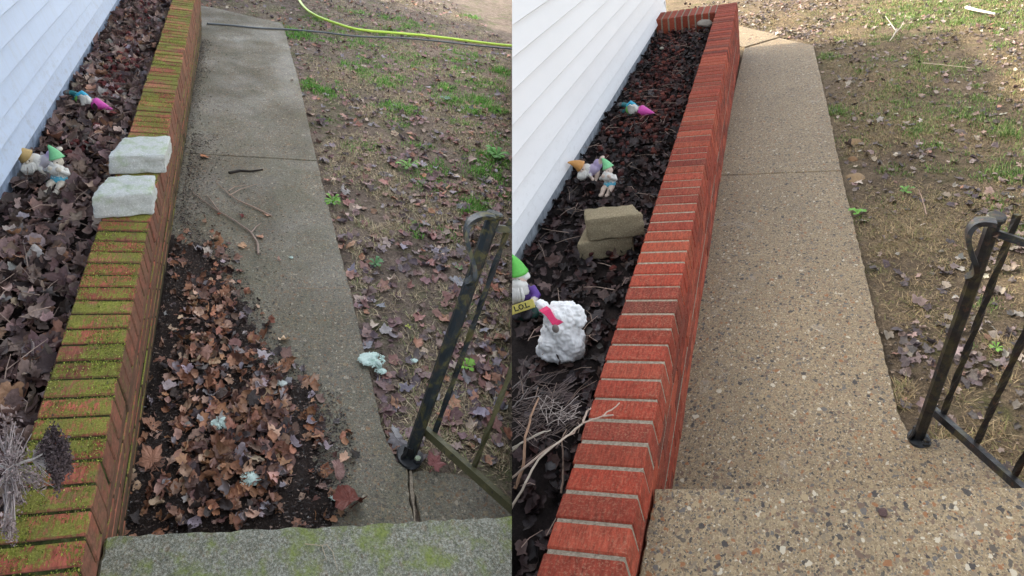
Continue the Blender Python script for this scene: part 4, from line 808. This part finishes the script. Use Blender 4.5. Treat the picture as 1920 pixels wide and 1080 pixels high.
# ================================================================== iron rails
def rail(P, base, top, ztop, foot_bar, bar_end, balus, mat_, scroll, label, endx=None):
    B = P.gp(*base, .0); T_ = P.pick(*top, ztop); o = B.copy(); ax = (T_-B).normalized()
    M = P.M@Matrix.Translation(o); t = thing('handrail', label, 'handrail', M)
    def fit(name, mb, m=mat_, smooth=False):
        me = mb.mesh(name, m, smooth)
        if P.side < 0: clip_mesh(me, M, -1)
        return obj(name, me, t)
    # post: square tube with softened arrises and weathered surface
    k_ = .86 if P.side < 0 else .72
    mb = MB(); mb.tube([Vector((0, 0, .01))+ax*(T_-B).length*k/24*.99 for k in range(25)], .029*k_, n=8, flat=1); fit('post', mb)
    mb = MB(); mb.lathe([(.03*k_, 0), (.036*k_, .006), (.036*k_, .016), (.03*k_, .02)], n=12, M=Matrix.Translation(T_-B-ax*.012)@ax.to_track_quat('Z', 'Y').to_matrix().to_4x4()); fit('post_cap', mb)
    mb = MB(); mb.lathe([(.062, 0), (.064, .004), (.060, .011), (.02, .013)], n=28, M=Matrix.Diagonal((k_**1.6, 1.35*k_**1.6, 1, 1)), wob=.03)
    mb.tube([Vector((-.035, -.01, .012)), Vector((-.022, -.005, .03)), Vector((-.012, 0, .06))], [.012, .016, .01], flat=.4, n=6)
    mb.lathe([(.014, 0), (.016, .012), (.010, .02)], n=6, M=Matrix.Translation((.02, -.04, .01)))
    mb.lathe([(.034*k_, 0), (.033*k_, .03), (.030*k_, .05)], n=4, M=Matrix.Translation((0, 0, .01))); fit('base_plate', mb, M_PLATE)
    mb = MB(); mb.lathe([(.012, 0), (.012, .008), (.008, .011)], n=6, M=Matrix.Translation((.02, -.04, .028))); mb2 = mb; fit('bolt', mb, M_BLOCK_L if P.side < 0 else M_IRON_R)
    fb = P.pick(*foot_bar[0], foot_bar[1]); fe = P.pick(*bar_end[0], bar_end[1]); d = (fe-fb)
    bar = MB(); bar.tube([fb-B+d*k/12-Vector((0, 0, 0)) for k in range(-0, 17)], .021*k_**.5, sq=True); fit('bottom_bar', bar, M_OLIVE if P.side < 0 else mat_)
    # handrail runs level with the foot bar
    tb = T_-B-ax*.05; mb = MB(); dd = d.copy(); rb = scroll['rail']; re = P.pick(*rb[0], rb[1])-B; dv = re-tb
    mb.tube([tb+dv*k/8 for k in range(0, 9)], .024*k_, sq=True, flat=.8); fit('top_rail', mb)
    for (bx, by, k) in balus:
        q = P.pick(bx, by, foot_bar[1]+(bar_end[1]-foot_bar[1])*k)-B; ln = (T_-B).length*.88; mb = MB(); n = 40
        mb.tube([q+ax*ln*j/n for j in range(n+1)], .0165*k_, sq=True, twist=6.5*math.pi/2, flat=.55); fit('baluster', mb, M_OLIVE if P.side < 0 and k > .5 else mat_)
    pts = [P.pick(x, y, z)-B for x, y, z in scroll['pts']]; S = []
    for i in range(len(pts)-1):
        p0, p1, p2, p3 = pts[max(i-1, 0)], pts[i], pts[i+1], pts[min(i+2, len(pts)-1)]
        for k in range(6):
            u = k/6; S.append(.5*((2*p1)+(-p0+p2)*u+(2*p0-5*p1+4*p2-p3)*u*u+(-p0+3*p1-3*p2+p3)*u**3))
    S.append(pts[-1]); mb = MB()
    # flat bar bent into a lamb's tongue
    wd = Vector((.10, 1, 0)).normalized()*.021; V = []; n = len(S)
    for i, p in enumerate(S):
        tg = (S[min(i+1, n-1)]-S[max(i-1, 0)]).normalized(); nn = tg.cross(wd).normalized()*.007; w_ = wd*(1 if i < n-4 else .5+.12*(n-i)); V += [p-w_-nn, p+w_-nn, p+w_+nn, p-w_+nn]
    Fc = [(i*4+k, i*4+(k+1) % 4, i*4+4+(k+1) % 4, i*4+4+k) for i in range(n-1) for k in range(4)]+[(3, 2, 1, 0), (4*n-4, 4*n-3, 4*n-2, 4*n-1)]
    mb.add([tuple(v) for v in V], Fc); fit('scroll', mb, smooth=False); return t
z1 = .98
rail(L, (768, 858), (928, 402), z1, ((790, 800), .10), ((930, 925), .10), [(815, 812, .15), (888, 878, .7)], M_IRON_L,
     {'rail': ((985, 432), .93), 'pts': [(928, 408, .985), (912, 404, .985), (893, 408, .98), (879, 420, .965), (874, 440, .94), (880, 468, .90), (888, 495, .86), (888, 520, .82), (874, 532, .79)]}, 'weathered black iron handrail with olive rubbed patches in the left garden')
rail(R, (1722, 824), (1868, 408), z1, ((1748, 768), .10), ((1880, 885), .10), [(1768, 778, .15), (1831, 832, .6), (1902, 892, 1.15)], M_IRON_R,
     {'rail': ((1925, 456), .92), 'pts': [(1868, 418, .985), (1850, 415, .985), (1833, 417, .98), (1820, 428, .965), (1815, 445, .94), (1820, 470, .90), (1829, 495, .86), (1829, 512, .82), (1812, 522, .79)]}, 'dark rusty iron handrail in the right garden')
# brick pier at the right edge
pb = R.gp(1921, 962); mb = MB()
for k in range(5): mb.box((0, -.18, .07*k+.002-.05), (.2, .0, .07*k+.062-.05), np.array((.34, .07, .045))*random.uniform(.8, 1.2), .003)
pier = thing('brick_pier', 'low red brick pier at the right edge beside the porch step', 'brick pier', R.M@Matrix.Translation(pb)); obj('bricks', mb.mesh('bricks', M_BRICK_R), pier)
mb = MB(); mb.box((.004, -.176, -.1), (.196, -.004, .29)); obj('mortar', mb.mesh('mortar', M_MORT_R), pier)

# ================================================================== figurines
WHT = (.72, .70, .64)
def gm(P, x, y, z, rz=0, rx=0, ry=0, s=1.): return P.M@Matrix.Translation(P.pick(x, y, z))@Euler((rx, ry, rz)).to_matrix().to_4x4()@Matrix.Scale(s, 4)
def hatm(col, h, r, bend=.0, tip=(0, 0)):
    mb = MB(); n = 9; pts = [Vector((tip[0]*(k/n)**2, tip[1]*(k/n)**2, h*k/n)) for k in range(n+1)]
    mb.tube(pts, [r*(1.08 if k == 0 else 1)*(1-(k/n)**1.15)+.004 for k in range(n+1)], col, 14); return mb
def beard(c, r, col=WHT):
    mb = MB(); rs = np.random.RandomState(2)
    ell(mb, c, r, col, wob=.35, fr=45)
    for k in range(16): a = rs.uniform(-1.2, 1.2); mb.tube([Vector(c)+Vector((r[0]*.8*math.sin(a), -r[1]*.8, r[2]*.4)), Vector(c)+Vector((r[0]*.9*math.sin(a)*1.1, -r[1]*1.15, -r[2]*.4)), Vector(c)+Vector((r[0]*.5*math.sin(a), -r[1]*.9, -r[2]*1.3))], [.004, .007, .003], col, 6)
    return mb
def face(mb, c, r, skin):
    ell(mb, c, (r, r, r*1.05), skin); ell(mb, (c[0], c[1]-r, c[2]-.1*r), (r*.28, r*.3, r*.28), tuple(min(1, x*1.05) for x in skin), sub=2)
    for s in (-1, 1): ell(mb, (c[0]+s*r*.95, c[1], c[2]), (r*.18, r*.25, r*.35), skin, sub=2)
def eyes(t, c, r):
    mb = MB()
    for s in (-1, 1): ell(mb, (c[0]+s*r*.38, c[1]-r*.9, c[2]+.2*r), (r*.14, r*.1, r*.14), (.03, .03, .03), sub=1)
    obj('eyes', mb.mesh('eyes', M_CERAMIC), t)
def rm(t, name, mb, vox=.004, disp=None): return obj(name, remesh(mb, vox, name, M_CERAMIC, disp), t)
def gnome_lying(P, x, y, z, s, ang, label, tail, hatc=(.75, .10, .45)):
    """a toppled gnome, head and hat pointing down to the right"""
    base = P.M@Matrix.Translation(P.pick(x, y, z))@Euler((0, 0, ang)).to_matrix().to_4x4()@Euler((0, math.radians(90), 0)).to_matrix().to_4x4()@Matrix.Scale(s, 4)
    t = thing('garden_gnome', label, 'garden gnome', base)
    mb = MB(); ell(mb, (0, 0, .045), (.036, .034, .055), (.06, .42, .58), wob=.1); ell(mb, (0, 0, .08), (.03, .03, .03), (.05, .40, .6))
    for sg in (-1, 1): mb.tube([(sg*.028, -.004, .085), (sg*.05, -.015, .06), (sg*.03, -.035, .045)], [.015, .013, .010], (.05, .42, .62), 8)
    ell(mb, (.0, -.022, .05), (.026, .018, .035), (.25, .66, .10)); rm(t, 'body', mb)
    mb = MB()
    for sg in (-1, 1): mb.tube([(sg*.018, 0, .01), (sg*.022, -.004, -.03), (sg*.022, -.022, -.045)], [.017, .015, .013], (.04, .22, .24), 8); ell(mb, (sg*.022, -.018, -.047), (.015, .026, .012), (.12, .10, .10))
    rm(t, 'legs', mb)
    mb = MB(); face(mb, (0, 0, .125), .027, (.62, .38, .29)); rm(t, 'head', mb); eyes(t, (0, 0, .125), .027)
    obj('beard', beard((-.012, -.022, .10), (.034, .02, .034)).mesh('beard', M_CERAMIC, True), t)
    mb = MB(); ell(mb, (0, 0, .145), (.033, .033, .010), WHT, wob=.3, fr=60); rm(t, 'hair', mb)
    h = hatm(hatc, .115, .03); me = h.mesh('hat', M_CERAMIC, True); o = obj('hat', me, t, Matrix.Translation((0, 0, .142))); return t
def gnome_pair(P, xo, yo, xg, yg, z, s, labels, worn):
    w = .55 if worn else 1.; skin = (.62, .55, .44) if worn else (.66, .52, .42); cloth = (.55, .58, .5)
    # leaning gnome, orange hat to the left, bottom up
    M = P.M@Matrix.Translation(P.pick(xo+(22 if worn else 12), yo+(9 if worn else 7), z))@Matrix.Scale(s, 4); t = thing('garden_gnome', labels[0], 'garden gnome', M)
    mb = MB(); ell(mb, (.0, 0, .075), (.05, .036, .036), (.48, .40, .55) if not worn else (.5, .46, .5), rot=(0, -.45, 0)); ell(mb, (-.04, -.005, .085), (.035, .033, .032), WHT); ell(mb, (.032, .005, .105), (.028, .026, .034), (.45, .36, .55))
    mb.tube([(-.035, -.02, .085), (-.02, -.035, .055), (.0, -.045, .03)], [.014, .013, .010], WHT, 8); ell(mb, (.0, -.047, .026), (.012, .014, .010), skin); rm(t, 'body', mb)
    mb = MB(); mb.tube([(.025, 0, .075), (.022, -.012, .04), (.012, -.02, .012)], [.020, .016, .012], skin, 8); ell(mb, (.008, -.034, .008), (.013, .026, .010), skin)
    mb.tube([(.04, .0, .11), (.058, .0, .135), (.066, -.012, .155)], [.018, .014, .010], skin, 8); ell(mb, (.072, -.02, .155), (.014, .022, .010), skin); rm(t, 'legs', mb)
    mb = MB(); face(mb, (-.065, -.02, .09), .028, skin); rm(t, 'head', mb); eyes(t, (-.065, -.02, .09), .028)
    obj('beard', beard((-.06, -.035, .065), (.032, .022, .028)).mesh('beard', M_CERAMIC, True), t)
    hb = hatm((.62, .30, .09) if not worn else (.50, .34, .13), .085, .034, tip=(-.022, -.012)); obj('hat', hb.mesh('hat', M_CERAMIC, True), t, Matrix.Translation((-.070, -.022, .108))@Euler((.25, -.75, 0)).to_matrix().to_4x4())
    if worn:
        mb = MB(); ell(mb, (.07, -.03, 0), (.08, .055, .016), (.07, .17, .09), wob=.3, fr=20); rm(t, 'grass_base', mb)
    # sitting gnome, green hat
    M = P.M@Matrix.Translation(P.pick(xg, yg, z))@Euler((0, 0, -.25)).to_matrix().to_4x4()@Matrix.Scale(s, 4); t = thing('garden_gnome', labels[1], 'garden gnome', M)
    mb = MB(); ell(mb, (0, 0, .07), (.036, .032, .045), WHT, wob=.1); ell(mb, (0, -.008, .045), (.038, .034, .022), (.10, .42, .55)); 
    for sg in (-1, 1): mb.tube([(sg*.03, 0, .095), (sg*.05, -.02, .08), (sg*.025, -.04, .10)], [.014, .012, .010], WHT, 8); ell(mb, (sg*.018, -.045, .107), (.012, .010, .013), skin)
    rm(t, 'body', mb)
    mb = MB()
    for sg in (-1, 1): mb.tube([(sg*.016, -.01, .035), (sg*.022, -.055, .03), (sg*.020, -.085, .012)], [.019, .017, .013], skin, 8); ell(mb, (sg*.020, -.098, .010), (.015, .022, .012), tuple(q*.9 for q in skin))
    rm(t, 'legs', mb)
    mb = MB(); face(mb, (0, -.005, .13), .027, skin); rm(t, 'head', mb); eyes(t, (0, -.005, .13), .027)
    obj('beard', beard((.0, -.022, .108), (.03, .02, .026)).mesh('beard', M_CERAMIC, True), t)
    hb = hatm((.22, .60, .28), .066, .03, tip=(-.014, 0)); obj('hat', hb.mesh('hat', M_CERAMIC, True), t, Matrix.Translation((-.004, .004, .142))@Euler((-.1, -.35, 0)).to_matrix().to_4x4())
gnome_lying(L, 143, 183, zbL+.04, 1.02, -.66, 'toppled gnome with a pink pointed hat on brown leaves by the bluish siding', True)
gnome_lying(R, 1176, 203, zbR+.04, 1.3, -.72, 'toppled gnome with a pink pointed hat on dark lava rocks by the white siding', True)
gnome_pair(L, 66, 322, 114, 350, zbL-.005, .98, ('faded worn gnome with an orange hat bending over by the bluish siding', 'faded worn gnome with a green hat sitting on brown leaves'), True)
gnome_pair(R, 1103, 332, 1146, 357, zbR, 1.06, ('orange hatted gnome bending over beside the white siding in the dark bed', 'green hatted gnome sitting in the dark bed behind the tan blocks'), False)
def lol_gnome():
    P = R; M = P.M@Matrix.Translation(P.pick(992, 592, zbR))@Matrix.Scale(1.36, 4); t = thing('garden_gnome', 'gnome in a green hat and purple coat holding a yellow LOL sign', 'garden gnome', M)
    def put(name, me, Ml=None):
        o = obj(name, me, t, Ml); W = M@(Ml if Ml else Matrix()); clip_mesh(me, W, 1); return o
    def pr(name, mb, vox=.004): return put(name, remesh(mb, vox, name, M_CERAMIC))
    mb = MB(); ell(mb, (-.01, 0, .018), (.062, .05, .024), (.018, .06, .045), wob=.25, fr=25); pr('grass_base', mb)
    mb = MB(); ell(mb, (-.01, 0, .075), (.046, .038, .055), (.07, .03, .16), wob=.1)
    for sg in (-1, 1): mb.tube([(sg*.036-.01, 0, .112), (sg*.056-.01, -.015, .09), (sg*.048-.01, -.045, .078)], [.017, .016, .012], (.12, .05, .28), 8); ell(mb, (sg*.046-.01, -.05, .078), (.013, .011, .012), (.7, .62, .55))
    for sg in (-1, 1): ell(mb, (sg*.02-.01, -.04, .028), (.018, .03, .015), (.03, .025, .03))
    pr('body', mb)
    mb = MB(); face(mb, (-.012, 0, .148), .029, (.66, .48, .40)); pr('head', mb)
    mb = beard((-.012, -.022, .120), (.036, .024, .038)); ell(mb, (-.012, .006, .155), (.036, .03, .022), WHT, wob=.3, fr=60); put('beard', mb.mesh('beard', M_CERAMIC, True))
    mb = MB()
    for s in (-1, 1): ell(mb, (-.012+s*.011, -.027, .155), (.004, .003, .004), (.03, .03, .03), sub=1)
    put('eyes', mb.mesh('eyes', M_CERAMIC))
    hb = hatm((.13, .52, .08), .075, .032, tip=(-.02, 0)); put('hat', hb.mesh('hat', M_CERAMIC, True), Matrix.Translation((-.014, .004, .168)))
    MS = Matrix.Translation((.007, -.068, .074))@Euler((math.radians(62), math.radians(-17), math.radians(4))).to_matrix().to_4x4()
    mb = MB(); mb.box((-.047, -.014, -.003), (.046, .016, .003), (.66, .56, .14), .0015); sg_ = put('sign', mb.mesh('sign', M_CERAMIC), MS)
    cu = bpy.data.curves.new('t', 'FONT'); cu.body = 'L.O.L.'; cu.size = .024; cu.extrude = .0007; cu.align_x = 'CENTER'; cu.align_y = 'CENTER'; cu.offset = .0006; to = bpy.data.objects.new('t', cu); COL.objects.link(to)
    dg = bpy.context.evaluated_depsgraph_get(); dg.update(); me = bpy.data.meshes.new_from_object(to.evaluated_get(dg)); bpy.data.objects.remove(to)
    blk, _, bb = mat('sign_lettering', .5, .3); bb.inputs['Base Color'].default_value = (.02, .02, .02, 1); me.materials.clear(); me.materials.append(blk); me.name = 'lettering'
    lo = obj('lettering', me, sg_, Matrix.Translation((.001, .001, .0038)))
lol_gnome()
def dog():
    P = R; M = P.M@Matrix.Translation(P.pick(1060, 662, zbR))@Matrix.Scale(1.5, 4); t = thing('dog_figurine', 'white shaggy dog figurine with a bright pink ribbon in the dark bed', 'figurine', M)
    W = (.80, .80, .78)
    def fur(p):
        q = Vector(p); a = noise.noise(Vector((q.x*150+noise.noise(q*30)*4, q.y*150, q.z*45+noise.noise(q*25)*3)))
        return .0042*a+.006*noise.noise(q*45)+.003*noise.noise(q*110)
    mb = MB(); ell(mb, (0, .0, .04), (.066, .05, .046), W, wob=.15, fr=20); ell(mb, (.0, -.01, .075), (.055, .044, .045), W)
    ell(mb, (0, -.006, .022), (.070, .060, .034), W, wob=.25, fr=18); ell(mb, (-.03, -.03, .05), (.034, .03, .04), W); ell(mb, (.032, -.028, .045), (.034, .03, .036), W)
    ell(mb, (.008, -.005, .125), (.05, .044, .042), W, wob=.1); ell(mb, (.0, -.042, .112), (.024, .022, .02), W)
    ell(mb, (.058, .0, .118), (.014, .022, .036), W); ell(mb, (.03, .0, .15), (.022, .02, .018), W)
    ell(mb, (-.042, .0, .15), (.014, .016, .026), W, rot=(0, -.4, 0)); obj('body', remesh(mb, .0032, 'body', M_CERAMIC, fur), t)
    mb = MB(); ell(mb, (.004, -.060, .119), (.010, .007, .013), (.20, .17, .15)); obj('nose', mb.mesh('nose', M_CERAMIC, True), t)
    mb = MB(); pk = (.80, .045, .16); path = [Vector(q) for q in ((-.034, -.026, .164), (-.022, -.036, .162), (-.012, -.043, .152), (-.004, -.049, .142), (.006, -.053, .135), (.014, -.053, .130))]; V = []
    for i, p in enumerate(path):
        w_ = Vector((.8, .25, .35)).normalized()*(.0125 if i not in (2, 3) else .009); V += [p-w_, p+w_, p+w_+Vector((0, .004, -.004)), p-w_+Vector((0, .004, -.004))]
    n = len(path); mb.add([tuple(v) for v in V], [(i*4+k, i*4+(k+1) % 4, i*4+4+(k+1) % 4, i*4+4+k) for i in range(n-1) for k in range(4)]+[(3, 2, 1, 0), (4*n-4, 4*n-3, 4*n-2, 4*n-1)], pk); obj('ribbon', mb.mesh('ribbon', M_CERAMIC, False), t)
dog()
# small stones in the beds
def stone(P, x, y, z, r, col, label, seed, cat='stone'):
    mb = MB(); ell(mb, (0, 0, r[2]*.7), r, col, wob=.5, fr=1/max(r)*1.3, sub=3); me = mb.mesh('stone', M_ROCK, True)
    return tag(obj('stone', me, None, P.M@Matrix.Translation(P.pick(x, y, z))), label, cat)
stone(R, 1326, 48, zbR+.02, (.10, .12, .055), (.42, .38, .32), 'pale lumpy stone in the far corner of the red brick planter', 1)
stone(R, 1205, 262, zbR+.01, (.014, .016, .010), (.7, .66, .6), 'tiny white pebble in the dark bed behind the green hatted gnome', 2)
stone(R, 1241, 92, zbR+.02, (.022, .03, .014), (.36, .34, .27), 'buff pebble half way up the dark bed', 3)
stone(L, 182, 242, zbL+.02, (.016, .018, .016), (.62, .40, .38), 'small pink and white pebble on brown leaves behind the white blocks', 4)
q = R.gp(1657, 962, .0); 
stone(R, 1656, 963, hs+.001, (.012, .016, .004), (.09, .055, .05), 'dark angular stone chip on the tan porch step', 5)
for (x, y, rx, c, lb) in ((1600, 268, .055, (.24, .155, .08), 'buff flat rock set in earth beside the tan walkway'), (1602, 335, .06, (.26, .175, .095), 'sandy flat rock nearest the walkway joint at the lawn edge'), (1597, 300, .035, (.19, .11, .055), 'small orange rock between two sandy rocks at the lawn edge')):
    p = R.gp(x, y, -.04); mb = MB(); ell(mb, (0, 0, 0), (rx, rx*1.5, .022), c, wob=.5, fr=12); tag(obj('stone', mb.mesh('stone', M_ROCK, True), None, R.M@Matrix.Translation(p)), lb, 'rock')

# ================================================================== dried shrubs at the lower left corners
def shrub_left():
    P = L; z0 = .42; c = P.pick(-30, 900, .36); M = P.M@Matrix.Translation(c); t = thing('dried_hydrangea', 'dried hydrangea with a dark brown flower cone leaning over the mossy coping', 'plant', M); rs = np.random.RandomState(9)
    pk = lambda x, y, z: P.pick(x, y, z)-c
    mb = MB()
    for (a, b, r) in (((-60, 990, .5), (20, 880, .6), .004), ((20, 880, .6), (60, 862, .62), .0035), ((20, 880, .6), (28, 930, .58), .0028), ((-40, 905, .55), (20, 905, .58), .003), ((60, 862, .62), (100, 848, .63), .0025), ((-20, 870, .55), (20, 882, .6), .003)):
        p, q = pk(*a), pk(*b); mb.tube([p, p.lerp(q, .5)+Vector((0, 0, .006)), q], r, (.62, .56, .5), 6)
    obj('stem', mb.mesh('stem', M_DRY), t)
    def head(pts, n, col, nm, spread):
        mb = MB()
        for _ in range(n):
            a, b, cc = pts[rs.randint(len(pts))]; base = pk(a, b, .62); p = base+Vector((rs.normal(0, cc*.00075), rs.normal(0, cc*.00085), rs.normal(0, .016))); s = rs.uniform(.003, .0065)
            A = rotm(*rs.uniform(0, 6.28, 3)); V = np.array([(-1, 0, 0), (0, -.5, .2), (1, 0, 0), (0, .5, .2)])*s@A.T+np.array(p); mb.add(V, [(0, 1, 2, 3)], np.array(col)*rs.uniform(.5, 1.6))
        obj(nm, mb.mesh(nm, M_DRY), t)
    cone = [(78+dx*1.0, 855+dy, 7) for dx, dy in ((0, 0), (8, -15), (16, -30), (24, -42), (30, -30), (36, -15), (44, 0), (50, 10), (42, 20), (30, 32), (20, 22), (12, 8), (26, -5), (34, 8), (26, 20), (44, -18), (14, -12), (30, 44))]
    head(cone, 3000, (.115, .085, .085), 'flower_head', 1)
    loose = [(15, 800, 16), (28, 830, 14), (35, 860, 16), (15, 900, 14), (40, 905, 14), (60, 890, 14), (12, 860, 14), (75, 905, 9), (33, 938, 8), (18, 1000, 9), (14, 985, 8)]
    head(loose, 1100, (.32, .25, .235), 'faded_flower_head', 1)
    mb = MB()
    for _ in range(170):
        a, b, cc = loose[rs.randint(len(loose))]; p = pk(22+rs.normal(0, 8), 880+rs.normal(0, 12), .6); q = pk(a+rs.normal(0, cc), b+rs.normal(0, cc), .62+rs.normal(0, .02)); mb.tube([p.lerp(q, .35), p.lerp(q, .7)+Vector((0, 0, .004)), q], [.0012, .001, .0006], np.array((.45, .38, .35))*rs.uniform(.7, 1.3), 4)
    for _ in range(60):
        q = pk(70+rs.uniform(0, 50), 855+rs.normal(0, 22), .62); p = pk(60, 862, .61); mb.tube([p, p.lerp(q, .6)+Vector((0, 0, .003)), q], [.0015, .001, .0006], (.5, .44, .4), 4)
    obj('flower_stalks', mb.mesh('flower_stalks', M_DRY), t)
shrub_left()
def shrub_right():
    P = R; c = P.pick(985, 800, zbR); M = P.M@Matrix.Translation(c); t = thing('dead_shrub', 'leafless dead shrub with fine grey twigs and pale sticks in the dark bed', 'shrub', M); rs = np.random.RandomState(12)
    pk = lambda x, y, z: P.pick(x, y, z)-c
    def add(nm, paths, r, col):
        mb = MB()
        for path in paths:
            Q = [pk(*q) for q in path]; S = []
            for i in range(len(Q)-1):
                for k in range(4): S.append(Q[i].lerp(Q[i+1], k/4)+Vector(rs.normal(0, .0012, 3)))
            S.append(Q[-1]); mb.tube(S, [r*(1-.55*i/len(S)) for i in range(len(S))], col, 6)
        me = mb.mesh(nm, M_DRY); clip_mesh(me, M, 1); obj(nm, me, t)
    pale = (.55, .46, .36)
    add('branch', [[(955, 960, .30), (985, 905, .40), (1010, 860, .46), (1040, 835, .50), (1092, 795, .53)], ], .0044, pale)
    add('branch', [[(950, 905, .30), (985, 875, .40), (1030, 840, .46), (1075, 810, .5), (1092, 792, .53), (1130, 780, .54), (1162, 755, .56)], [(1092, 794, .53), (1100, 772, .55), (1108, 765, .56)], [(1130, 780, .54), (1150, 778, .55)]], .0042, (.50, .38, .30))
    add('branch', [[(965, 915, .29), (982, 870, .36), (985, 820, .42), (996, 780, .45), (1010, 746, .48)]], .0065, (.36, .22, .14))
    add('branch', [[(950, 855, .30), (975, 832, .38), (1005, 815, .42), (1033, 806, .44)], [(950, 845, .3), (990, 824, .4), (1020, 810, .42)]], .0038, (.60, .52, .42))
    add('branch', [[(1052, 925, .29), (1056, 880, .33), (1056, 850, .38), (1052, 825, .42), (1062, 805, .44)]], .004, (.27, .19, .14))
    add('branch', [[(955, 770, .30), (975, 750, .36), (1000, 745, .4), (1015, 742, .42)], [(955, 735, .3), (985, 705, .4), (993, 695, .44)], [(975, 752, .36), (990, 728, .42)]], .003, (.42, .36, .33))
    fine = []
    for _ in range(120):
        x0, y0 = rs.uniform(950, 1040), rs.uniform(705, 830); a = rs.normal(-.5, .55); l = rs.uniform(25, 75); z = rs.uniform(.31, .42)
        x1, y1 = x0+l*math.cos(a), y0+l*math.sin(a)*.8; x2, y2 = x1+l*.5*math.cos(a+rs.normal(0, .5)), y1+l*.5*math.sin(a+rs.normal(0, .5))
        if x2 > 1118-(y2-700)*.25 or x1 < 950 or min(y1, y2) < 655 or (x2 > 1005 and y2 < 690): continue
        fine.append([(x0, y0, z), (x1, y1, z+.03), (x2, y2, z+.04)])
    add('twigs', fine, .0013, (.17, .13, .115))
    add('twigs', [f for f in [[(rs.uniform(1000, 1090), rs.uniform(740, 790), .42), (rs.uniform(1010, 1090), rs.uniform(745, 800), .46)] for _ in range(26)]], .0013, (.4, .34, .3))
shrub_right()
# fan of grey dead weed twigs at the right garden bed and stray stems in both beds
for P, us_, ui_, z, n, nm in ((L, usL, uiL, zbL, 240, 'thin dead stems among the brown leaves of the left bed'), (R, usR, uiR, zbR, 200, 'thin dead stems among the black leaves of the right bed')):
    rs = np.random.RandomState(4); mb = MB()
    for _ in range(n):
        u, v = rs.uniform(us_+.03, ui_-.04), 1.2+8.6*rs.rand(); a = rs.uniform(0, 6.28); l = rs.uniform(.04, .16); p = Vector((u, v, z+.02+rs.rand()*.03)); q = p+Vector((l*math.cos(a), 1.3*l*math.sin(a), rs.uniform(-.01, .03)))
        q.x = min(max(q.x, us_+.01), ui_-.01)
        if P.side > 0 and min(P.X(p), P.X(q)) < .01: continue
        mb.tube([p, p.lerp(q, .5)+Vector((rs.normal(0, .008), rs.normal(0, .008), .006)), q], [.002, .0015, .001], np.array((.26, .19, .15))*rs.uniform(.4, 1.7), 4)
    tag(mb.build('dead_stems', M_DRY, None, P.M), nm, 'stems', None, 'stuff')
